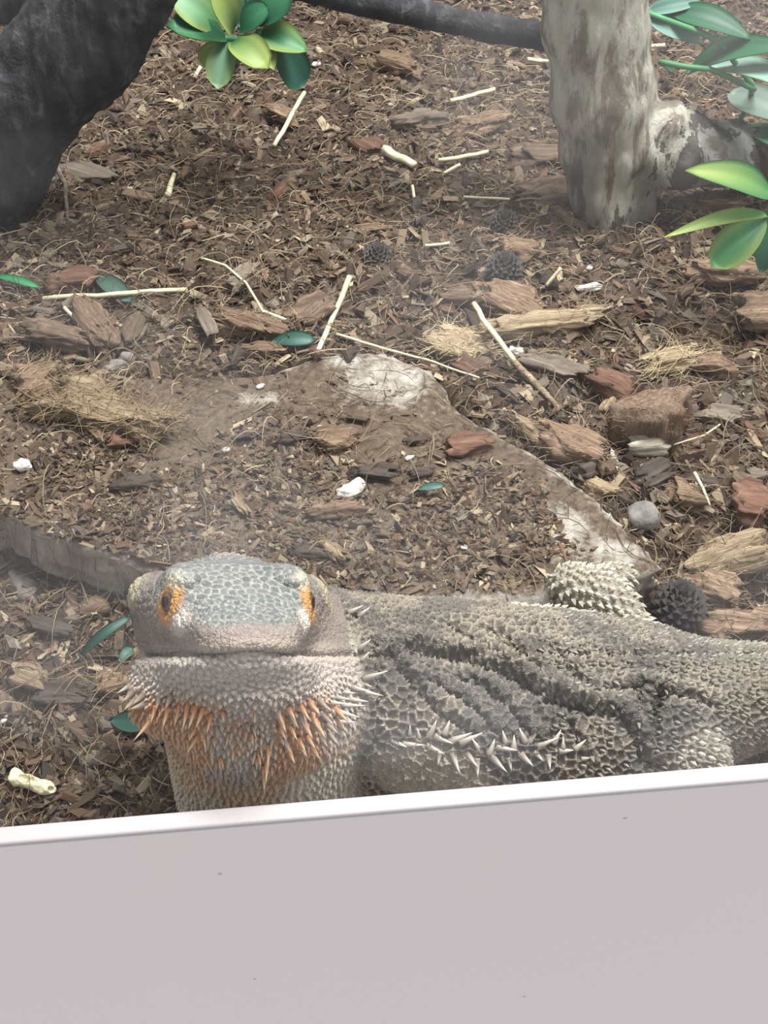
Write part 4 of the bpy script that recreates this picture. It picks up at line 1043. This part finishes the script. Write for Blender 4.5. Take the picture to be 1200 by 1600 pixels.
P('bark_piece', (52, 980), (116, 990), 30, 18, M_BARK_D, 'dark bark sliver in the soil left of the lizard head', 'bark')
P('husk_chunk', (26, 1056), (70, 1070), 46, 24, M_HUSK_P, 'pale yellowish chip flat in the soil at the lower left', 'wood chip', n=6)
P('bark_piece', (58, 1090), (150, 1078), 44, 20, M_BARK_D, 'broad dusky bark piece in the lower left soil', 'bark')
P('husk_splinter', (160, 1152), (186, 1136), 16, 10, M_HUSK_P, 'small cream chip under the green leaf fragment', 'wood chip', n=6)
P('bark_piece', (1090, 646), (1150, 660), 36, 22, M_BARK_G, 'dull grey bark piece right of the white topped chip', 'bark')
P('bark_piece', (1000, 755), (1046, 738), 34, 26, M_BARK_D, 'dark rough bark lump below the white topped chip', 'bark', rough=0.25)
P('bark_piece', (900, 745), (925, 730), 34, 26, M_BARK_D, 'small black brown bark bit in the gap at the slab edge', 'bark', n=6)

# white droppings and mineral crumbs
for p0, p1, wp, hp_, lb in [((19, 730), (51, 727), 22, 15, 'rounded white dropping at the far left of the slab'),
        ((527, 772), (570, 758), 30, 18, 'largest white dropping, in the middle of the slab'), ((494, 668), (507, 668), 9, 7, 'tiny white crumb above the reddish tan chip'),
        ((904, 452), (942, 446), 14, 12, 'chalky white patch in front of the pale trunk'), ((793, 548), (818, 542), 20, 15, 'white dropping touching the tilted straw'),
        ((718, 856), (732, 854), 9, 6, 'tiny white speck on the slab above the lizard shoulder'), ((632, 716), (648, 714), 10, 7, 'cream crumb by the dark chip on the slab'),
        ((88, 1230), (108, 1226), 12, 7, 'thin white flake beside the bone'), ((955, 706), (966, 736), 9, 7, 'white streak on a chip right of the slab edge'),
        ((915, 422), (930, 412), 9, 7, 'small white crumb at the foot of the pale trunk'), ((400, 606), (414, 602), 8, 5, 'small white crumb on the mineral stain'),
        ((346, 706), (360, 702), 8, 6, 'small pale crumb on the left of the slab'), ((2, 1132), (22, 1124), 10, 6, 'small white sliver at the lower left edge'),
        ((70, 284), (86, 278), 14, 10, 'small white lump at the foot of the dark trunk'), ((488, 102), (500, 98), 10, 8, 'bright white speck right of the rosette plant')]:
    P('white_dropping', p0, p1, wp, hp_, M_WHITE, lb, 'dropping', n=6 if wp > 12 else 4, box=2, rough=0.28, grain=0, fray=0.05, sink=0.1)

# straws and shavings
def straw(pts, wpx, label, z=0.12, name='straw', m=None, taper=1.0, n=7):
    P3 = []
    for i, p in enumerate(pts):
        zz = p[2] if len(p) > 2 else z
        q = span(p[:2], p[:2])[0]; g = float(surf(q[0], q[1])); P3.append(at(p[0], p[1], g + zz))
    P3 = np.array(P3); tt = np.linspace(0, len(P3) - 1, 9 if len(P3) < 4 else 16)
    P3 = np.stack([np.interp(tt, range(len(P3)), P3[:, i]) for i in range(3)], 1)
    c = P3.mean(0); D = (c - CAM) @ FW; rad = wpx * D / FPX / 2
    P3 = P3 + 0.35 * rad * np.array([fbm(P3 * 1.5 + 7 * i, 2, i) for i in range(3)]).T
    v, fs = tube(P3, rad * np.linspace(1.0, taper, len(P3)), n)
    return obj(name, make_mesh(name, v - c, fs, m or M_STRAW), loc=c, label=label, cat='straw')
straw([(68, 466, .35), (180, 460, .5), (293, 452, .35)], 8, 'longest pale straw lying level at the left behind the slab')
straw([(546, 432, .9), (522, 492, .5), (494, 556, .2)], 9, 'yellowish straw leaning over the back edge of the slab', taper=0.9)
straw([(740, 474, 1.3), (772, 523, .9), (805, 566, .5)], 9, 'pale upper length of the tilted straw right of the slab')
straw([(804, 565, .5), (838, 600, .35), (856, 620, .2), (874, 640, .15)], 11, 'browned frayed end joined to the tilted straw', m=M_HUSK_P, name='straw_end', taper=0.8)
straw([(318, 404, .5), (352, 415, .7), (385, 442, .5), (412, 488, .3)], 4, 'thin curved pale fibre arching over the grey husk piece', name='loose_fibre')
straw([(412, 486, .3), (450, 502, .3)], 6, 'short straw bit at the end of the curved fibre')
straw([(525, 522, .3), (600, 545, .3), (680, 566, .3), (748, 590, .4)], 5, 'long thin stalk running behind the back edge of the slab', taper=0.6)
straw([(476, 144, .6), (452, 186, .4), (428, 228, .2)], 7, 'short tilted straw far back below the rosette plant')
straw([(685, 250, .3), (725, 244, .3), (761, 238, .4)], 7, 'pale straw far back left of the trunk, upper of the two close ones')
straw([(694, 271, .3), (720, 257, .4)], 6, 'tiny pale straw bit just below another straw far back')
straw([(704, 158, .3), (772, 139, .5)], 7, 'pale straw far back behind the fuzzy husk chunk')
straw([(724, 308, .3), (760, 309, .3), (797, 311, .3)], 4, 'thin stalk lying left of the pale trunk foot')
straw([(824, 93, .3), (856, 96, .3)], 7, 'short white straw beside the pale trunk under the thin branch')
straw([(854, 447, .3), (876, 418, .7)], 6, 'short white straw stub in front of the pale trunk foot')
straw([(1085, 738, .6), (1098, 762, .5), (1110, 790, .4)], 6, 'thin white straw beside the upright ridged husk chunk', taper=0.5)
straw([(168, 148, .3), (172, 128, .5)], 7, 'tiny straw stub right of the dark trunk')
straw([(304, 122, .2), (313, 104, .4)], 6, 'tiny pale straw stub under the rosette plant')
straw([(644, 290, .3), (648, 312, .3)], 5, 'tiny pale fibre bit in the middle far soil')
straw([(664, 384, .2), (702, 379, .2)], 5, 'small pale sliver in the middle of the soil')
straw([(100, 480, .5), (125, 506, .2)], 6, 'short pale straw under the longest lying straw')
straw([(1010, 73, .3), (1040, 71, .3)], 7, 'short white straw behind the pale trunk beside the bluish leaves')
straw([(78, 224, .9), (90, 262, .7), (102, 290, .4), (106, 342, .2)], 10, 'bent grey bark sliver leaning by the dark trunk', m=M_BARK_G, name='bark_sliver', taper=0.6)
straw([(262, 306, .2), (272, 272, .5)], 11, 'short cream shaving standing in the soil right of the flat stone', m=M_STRAW, name='shaving', taper=0.6)
straw([(600, 234, .3), (648, 258, .3)], 15, 'flat pale shaving lying far back in the middle', name='shaving', taper=0.8)
straw([(246, 8, .9), (240, 30, .7), (228, 62, .3)], 10, 'yellow green torn leaf strip beside the dark trunk', name='leaf_strip', taper=0.5,
      m=mat('yellow_green', lambda n: (n.color(srgb(178, 186, 110)), n.rough(0.6))))
straw([(1050, 696, .3), (1100, 680, .4), (1160, 640, .3)], 3, 'thin pale stalk right of the white topped chip', name='loose_fibre')

# green leaf fragments
def frag(p0, p1, wpx, cb, ct, label, z0=0.15, z1=0.35, bend=0.1, pt=0.8):
    a, b = span(p0, p1); ga, gb = a[2], b[2]; a = at(p0[0], p0[1], ga + z0); b = at(p1[0], p1[1], gb + z1)
    wid = wpx * ((a - CAM) @ FW) / FPX
    v, fs, c = leaf_mesh(a, b, wid, cb, ct, cb * 0.7, bend, (0, 0, 0.6), pt)
    o = (a + b) / 2; o[2] = min(ga, gb)
    obj('leaf_fragment', make_mesh('leaf_fragment', v - o, fs, M_LEAF, col=c), loc=o, label=label, cat='leaf')
dg, dt = srgb(44, 84, 74), srgb(62, 106, 94)
frag((174, 1126), (236, 1130), 34, dt, dg, 'dark green leaf fragment under the lizard beard')
frag((122, 1030), (205, 962), 17, dg * 0.7, dg, 'long curled green leaf fragment left of the lizard face', .1, 0.9, .2)
frag((186, 1034), (206, 1012), 18, dt, dt, 'small green leaf scrap against the lizard cheek')
frag((424, 534), (492, 530), 26, dg, dt, 'bluish green leaf fragment behind the slab')
frag((652, 764), (694, 758), 13, srgb(96, 130, 120), dt, 'little grey green leaf scrap on the slab')
frag((-10, 432), (62, 448), 13, srgb(40, 128, 80), srgb(60, 150, 96), 'bright green leaf tip at the left edge')
frag((150, 432), (205, 470), 30, srgb(70, 98, 84), srgb(84, 112, 100), 'dull green leaf scrap under the longest lying straw')

# pine cones and dark clods
M_CONE = mat('cone_dark', lambda n: (n.color(n.ramp(n.noise(n.coord(), 500, 4), [(0.3, srgb(34, 32, 32)), (0.7, srgb(78, 72, 70))])), n.rough(0.8)))
def cone(px, py, rx, ry, label):
    c = span((px, py), (px, py))[0]; D = (c - CAM) @ FW; s = D / FPX; a, b = rx * s, ry * s * 1.1
    v, Fc = lump(2 * a * 0.66, 2 * a * 0.66, 2 * b * 0.66, int(px), 8, 2.0, 0.1, 0, 0); loc = np.array([c[0], c[1], c[2] - b * 0.3])
    loc = loc + ray(px, py) / ray(px, py)[2] * (b * 0.6) * np.array([1, 1, 0])
    e = obj('pine_cone', make_mesh('pine_cone', v, Fc, M_CONE), loc=loc, label=label, cat='cone')
    VV = []; FF = []; k = 0
    for i in range(90):
        t = (i + .5) / 90; ph = i * 2.39996; zz = 1 - 1.7 * t; rr = math.sqrt(max(0, 1 - zz * zz))
        nrm = np.array([rr * math.cos(ph), rr * math.sin(ph), zz]); p = np.array([0, 0, b * 0.8]) + nrm * np.array([a, a, b]) * 0.75
        tang = unit(np.cross(nrm, [0.1, 0.2, 1])); up_ = np.cross(tang, nrm); q = 0.26 * a
        VV += [p - tang * q * .7, p + tang * q * .7, p + nrm * q * 0.9 + up_ * q * .5, p + up_ * q * 0.9]
        FF += [(k, k + 1, k + 2), (k + 1, k + 3, k + 2), (k + 3, k, k + 2)]; k += 4
    obj('cone_scales', make_mesh('cone_scales', np.array(VV), np.array(FF), M_CONE, smooth=False), parent=e, kind='stuff')
cone(788, 418, 32, 26, 'dark pine cone in front of the pale trunk')
cone(1062, 945, 46, 44, 'black pine cone wedged between slab corner and husk chunks')
cone(590, 398, 26, 18, 'flattened dark cone far back in the middle soil')
cone(788, 345, 24, 20, 'small dark cone left of the pale trunk foot')

# bone
def bone_sdf(ax):
    S = Field(ax)
    S.cone((-0.55, 0, 0.22), (0.35, -0.02, 0.2), 0.22, 0.2, 0.1); S.ellipsoid((0.42, -0.02, 0.2), (0.3, 0.2, 0.17), None, 0.08)
    S.ellipsoid((-0.62, 0.05, 0.24), (0.16, 0.2, 0.2), None, 0.08)
    S.ellipsoid((-0.2, -0.02, 0.42), (0.24, 0.13, 0.2), None, 0.05, True); S.ellipsoid((0.6, -0.06, 0.26), (0.14, 0.07, 0.08), None, 0.04, True)
    S.ellipsoid((-0.78, 0, 0.3), (0.12, 0.14, 0.14), None, 0.04, True); S.ellipsoid((0.12, 0.1, 0.42), (0.12, 0.05, 0.1), None, 0.03, True)
    return S.d
bv, bq = sdf_mesh(bone_sdf, (-1, -0.5, -0.1), (1, 0.5, 0.7), 0.025)
bv = bv + vnormals(bv, bq) * (0.03 * fbm(bv * 6, 2, 4))[:, None]
bc = span((55, 1232), (55, 1232))[0]
M_BONE = mat('bone', lambda n: (n.color(n.ramp(n.noise(n.coord(), 300, 4), [(0.3, srgb(186, 178, 140)), (0.6, srgb(222, 216, 184))])), n.rough(0.55)))
bo = obj('bone_fragment', make_mesh('bone_fragment', bv * 0.85, bq, M_BONE), loc=bc + (0, 0, 0.05), label='hollow cream bone fragment in the lower left corner of the soil', cat='bone')
bo.rotation_euler = (0, 0, math.radians(-18))

# ------------------------------------------------------------------ bark chips, each a thing (alike ones share a label within their patch)
def chip_mesh(name, seed, m):
    r0 = np.random.default_rng(seed); n = r0.integers(5, 8); a = np.sort(r0.uniform(0, 2 * np.pi, n) * 0.35 + np.arange(n) * 2 * np.pi / n)
    el = r0.uniform(0.4, 0.8); rr = r0.uniform(0.75, 1.1, n)
    x, y = 0.5 * rr * np.cos(a), 0.5 * el * rr * np.sin(a); h = r0.uniform(0.10, 0.26)
    z = r0.uniform(-0.05, 0.05, n) + r0.uniform(-.2, .2) * x
    top = np.stack([x * 0.86, y * 0.86, z + h], 1); mid = np.stack([x, y, z + h * 0.55], 1); bot = np.stack([x * 0.9, y * 0.9, z], 1)
    c1 = np.array([[0.05, 0, h * r0.uniform(0.9, 1.3)]]); V = np.concatenate([top, mid, bot, c1]); i = np.arange(n); j = (i + 1) % n
    F4 = np.concatenate([np.stack([i + n, j + n, j, i], 1), np.stack([i + 2 * n, j + 2 * n, j + n, i + n], 1)]); F3 = np.stack([i, j, np.full(n, 3 * n)], 1)
    return make_mesh(name, V, [F4, F3], m, smooth=False)
chip_mats = [(M_BARK, 'brown'), (M_HUSK, 'tan'), (M_BARK_D, 'dark'), (M_BARK_G, 'grey'), (M_BARK_R, 'reddish')]
CH = {c: [chip_mesh('bark_chip', 300 + 10 * i + k_, m) for k_ in range(4)] for i, (m, c) in enumerate(chip_mats)}
def zone(px, py):
    if py < 240: return 'far back between the trunks'
    if py < 420: return 'in the soil between dark and pale trunk'
    if py < 560: return 'in the litter just behind the slab'
    if px > 700 and py > 560: return 'in the litter right of the slab'
    return 'in the hollow left of the lizard head'
LAND = []
for q in list(COL.objects):
    if q.parent is None and q.get('category') and q.name.split('.')[0] not in ('bearded_dragon', 'bark_crumbs', 'stone_slab', 'pale_driftwood', 'dark_driftwood', 'thin_branch', 'plastic_plant'):
        ref = q['label']
        for wd in (',', ' at ', ' in ', ' on ', ' beside', ' behind', ' below', ' under', ' lying', ' left', ' right', ' near', ' just', ' leaning', ' touching', ' by ', ' joined', ' running', ' far ', ' arching', ' standing', ' above', ' against', ' between', ' pointing', ' wedged', ' tucked', ' with', ' directly', ' flat in', ' beneath'):
            ref = ref.split(wd)[0]
        LAND.append((ref, np.array(q.location) / U))
nm = [l[0] for l in LAND]; LAND = [l for l in LAND if nm.count(l[0]) == 1 and len(l[0].split()) <= 6]
used_labels = set()
def chip_label(c, cl, s):
    size = 'small' if s < 0.62 else 'large' if s > 1.0 else 'mid sized'
    for ref, p in sorted(LAND, key=lambda l: np.hypot(*(l[1] - c)[:2]))[:12]:
        d = c - p; rel = ('right of' if d[0] > 0 else 'left of') if abs(d[0]) > abs(d[1]) else ('behind' if d[1] > 0 else 'in front of')
        lb = '%s %s bark chip %s the %s' % (size, cl, rel, ref)
        if lb not in used_labels:
            used_labels.add(lb); return lb
    return lb
cnt = 0
while cnt < 285:
    px, py = rng.uniform(-40, 1240), 1260 * rng.random() ** 1.05
    if 560 < py < 900 and poly_sd(*at(px, py, SLAB_Z)[:2], SLAB) < 0.2: continue
    if py > 870 and (px > 210 or py > 1240): continue
    if py > 900 and rng.random() < 0.35: continue
    if py < 380 and (px < 110 and py > px * -0.6 + 40) : continue
    c = span((px, py), (px, py))[0]
    cl = rng.choice(['brown', 'tan', 'dark', 'grey', 'reddish'], p=[0.38, 0.22, 0.18, 0.14, 0.08])
    zn = zone(px, py); s = rng.uniform(0.5, 1.0) * (1.0 if py > 450 else 1.05) * (1.35 if rng.random() < 0.2 else 1)
    o = obj('bark_chip', CH[cl][rng.integers(4)], loc=c + (0, 0, -0.02 + 0.1 * rng.random()), label=chip_label(c, cl, s), cat='wood chip', group='bark chips %s' % zn)
    o.rotation_euler = (rng.normal(0, 0.35), rng.normal(0, 0.35), rng.uniform(0, 6.28)); o.scale = (s, s * rng.uniform(0.7, 1.2), s * rng.uniform(0.8, 1.4))
    cnt += 1

# ------------------------------------------------------------------ crumbs and fibres nobody could count
def rand_rot(n, flat=0.5):
    a = rng.uniform(0, 2 * np.pi, n); x = rng.normal(0, flat, n); y = rng.normal(0, flat, n)
    ca, sa, cx, sx, cy, sy = np.cos(a), np.sin(a), np.cos(x), np.sin(x), np.cos(y), np.sin(y)
    Rz = np.zeros((n, 3, 3)); Rz[:, 0, 0] = ca; Rz[:, 0, 1] = -sa; Rz[:, 1, 0] = sa; Rz[:, 1, 1] = ca; Rz[:, 2, 2] = 1
    Rx = np.zeros((n, 3, 3)); Rx[:, 0, 0] = 1; Rx[:, 1, 1] = cx; Rx[:, 1, 2] = -sx; Rx[:, 2, 1] = sx; Rx[:, 2, 2] = cx
    Ry = np.zeros((n, 3, 3)); Ry[:, 1, 1] = 1; Ry[:, 0, 0] = cy; Ry[:, 0, 2] = sy; Ry[:, 2, 0] = -sy; Ry[:, 2, 2] = cy
    return Rz @ Rx @ Ry
PAL = np.array([srgb(82, 67, 56), srgb(104, 88, 75), srgb(56, 46, 40), srgb(132, 115, 98), srgb(98, 90, 83), srgb(108, 84, 69), srgb(44, 40, 39), srgb(160, 145, 124), srgb(92, 72, 60), srgb(120, 110, 98)])
PW = np.array([.18, .17, .12, .14, .1, .07, .06, .07, .05, .06])
def flakes(n, smin, smax, pos, power=2.0, long=(1.0, 2.6)):
    base = np.array([(-.5, -.4, 0), (.45, -.5, .05), (.55, .35, -.02), (-.4, .5, .06), (-.42, -.3, .3), (.4, -.36, .34), (.44, .3, .28), (-.34, .38, .36)])
    quads = np.array([(3, 2, 1, 0), (4, 5, 6, 7), (0, 1, 5, 4), (1, 2, 6, 5), (2, 3, 7, 6), (3, 0, 4, 7)])
    s = smin + (smax - smin) * rng.random(n) ** power
    sc = np.stack([s * rng.uniform(*long, n), s, s * rng.uniform(0.3, 0.9, n)], 1)
    V = base[None] + rng.normal(0, 0.1, (n, 8, 3)); V = V * sc[:, None, :]
    V = np.einsum('nij,nkj->nki', rand_rot(n), V) + pos[:, None, :]
    F = (np.arange(n)[:, None, None] * 8 + quads[None]).reshape(-1, 4)
    col = PAL[rng.choice(len(PAL), n, p=PW / PW.sum())] * rng.uniform(0.6, 1.35, (n, 1)) * np.array([0.97, 1.0, 0.95])
    return V.reshape(-1, 3), F, np.repeat(col, 8, 0)
def ground_points(n, y0=16.2, y1=64):
    y = y0 + (y1 - y0) * rng.random(n * 2) ** 1.1; x = rng.uniform(-1, 1, n * 2) * (8 + 0.33 * y)
    ok = y > 15.9 + 0.1 * x; x, y = x[ok][:n], y[ok][:n]
    return x, y
def stuff(name, parts, label, m):
    V = []; F = []; C_ = []; k = 0
    for v, f_, c in parts: V.append(v); F.append(f_ + k); C_.append(c); k += len(v)
    return obj(name, make_mesh(name, np.concatenate(V), np.concatenate(F), m, smooth=False, col=np.concatenate(C_)), label=label, kind='stuff', cat='litter')
x, y = ground_points(56000); on = poly_sd(x, y, SLAB)
keep = (on > 0.1) | ((rng.random(len(x)) < 0.22) & ~((on > -1.3) & (x > -3))); x, y, on = x[keep], y[keep], on[keep]
pos = np.stack([x, y, surf(x, y) + 0.01], 1); a1 = flakes(len(x), 0.035, 0.14, pos, 1.6, (1.0, 3.5))
x, y = ground_points(27000); on = poly_sd(x, y, SLAB); x, y = x[on > 0.1], y[on > 0.1]
pos = np.stack([x, y, surf(x, y) + 0.04], 1); a2 = flakes(len(x), 0.09, 0.36, pos, 2.6, (1.0, 3.6))
# debris on the slab gathers in its middle and front
n = 26000; sx = rng.uniform(SLAB[:, 0].min(), SLAB[:, 0].max(), n); sy = rng.uniform(SLAB[:, 1].min(), SLAB[:, 1].max(), n)
dens = fbm(np.stack([sx, sy, sx * 0], 1) * 0.35, 3, 12) + 0.35 - 0.9 * sstep(26.5, 29.5, sy + 0.25 * sx) - 0.35 * sstep(-7, -10, sx) - 0.8 * sstep(-1.0, 0, poly_sd(sx, sy, SLAB)) * (sx > -3)
ok = (poly_sd(sx, sy, SLAB) < -0.1) & ~((poly_sd(sx, sy, SLAB) > -1.5) & (sx > 4.5) & (sy < 27)) & (dens > rng.uniform(-0.6, 1.0, n)); sx, sy = sx[ok], sy[ok]
pos = np.stack([sx, sy, slab_top(sx, sy) + 0.01], 1); a3 = flakes(len(sx), 0.03, 0.19, pos, 2.2, (1.2, 4.0))
stuff('bark_crumbs', [a1, a2, a3], 'fine bark crumbs and flakes covering soil and slab', M_CRUMB)

def fibre_set(n, lmin, lmax, rad, pts, colr):
    x, y = pts; n = len(x); m = 6; t = np.linspace(-0.5, 0.5, m)
    L = lmin + (lmax - lmin) * rng.random(n) ** 2; a = rng.uniform(0, 2 * np.pi, n); b = rng.normal(0, 0.7, n); wob = rng.normal(0, 0.35, n)
    X = x[:, None] + L[:, None] * (t * np.cos(a)[:, None] - (t ** 2) * b[:, None] * np.sin(a)[:, None] + t ** 3 * 3 * wob[:, None] * np.cos(a + 1)[:, None])
    Y = y[:, None] + L[:, None] * (t * np.sin(a)[:, None] + (t ** 2) * b[:, None] * np.cos(a)[:, None] + t ** 3 * 3 * wob[:, None] * np.sin(a + 1)[:, None])
    Y = np.maximum(Y, 15.8 + 0.1 * X)
    arch = np.abs(rng.normal(0, 0.18, n)) * L
    Z = surf(X.ravel(), Y.ravel()).reshape(n, m)
    Z = 0.5 * Z + 0.5 * Z.mean(1, keepdims=True) + 0.06 + arch[:, None] * (1 - 4 * t ** 2) + rng.uniform(0, 0.08, n)[:, None]
    C0 = np.stack([X, Y, Z], -1); Tn = unit(np.gradient(C0, axis=1)); S_ = unit(np.cross(Tn, [0, 0, 1.0])); N_ = np.cross(S_, Tn)
    R = (rad * rng.uniform(0.6, 1.5, n))[:, None, None] * np.array([0.6, 1, 1, 1, 0.9, 0.4])[None, :, None]
    V = np.stack([C0 + R * (math.cos(q) * S_ + math.sin(q) * N_) for q in (math.pi / 2, math.pi * 7 / 6, math.pi * 11 / 6)], 2)   # n m 3 3
    idx = np.arange(n * m * 3).reshape(n, m, 3); F = []
    for j in range(3):
        k2 = (j + 1) % 3; F.append(np.stack([idx[:, :-1, j], idx[:, :-1, k2], idx[:, 1:, k2], idx[:, 1:, j]], -1).reshape(-1, 4))
    col = colr[rng.integers(0, len(colr), n)] * rng.uniform(0.7, 1.2, (n, 1))
    return V.reshape(-1, 3), np.concatenate(F), np.repeat(col, m * 3, 0)
FC = np.array([srgb(146, 128, 104), srgb(118, 98, 80), srgb(96, 78, 64), srgb(172, 156, 130), srgb(98, 86, 76)])
x, y = ground_points(14000); on = poly_sd(x, y, SLAB); kp = (on > 0) | (rng.random(len(x)) < 0.35)
x2, y2 = ground_points(12000); on = poly_sd(x2, y2, SLAB); k2 = (on > 0) | (rng.random(len(x2)) < 0.5)
stuff('coir_fibres', [fibre_set(0, 0.3, 2.0, 0.012, (x[kp], y[kp]), FC), fibre_set(0, 0.15, 0.7, 0.013, (x2[k2], y2[k2]), FC * 1.15)], 'loose coir fibres curling over the soil', M_FIBRE)
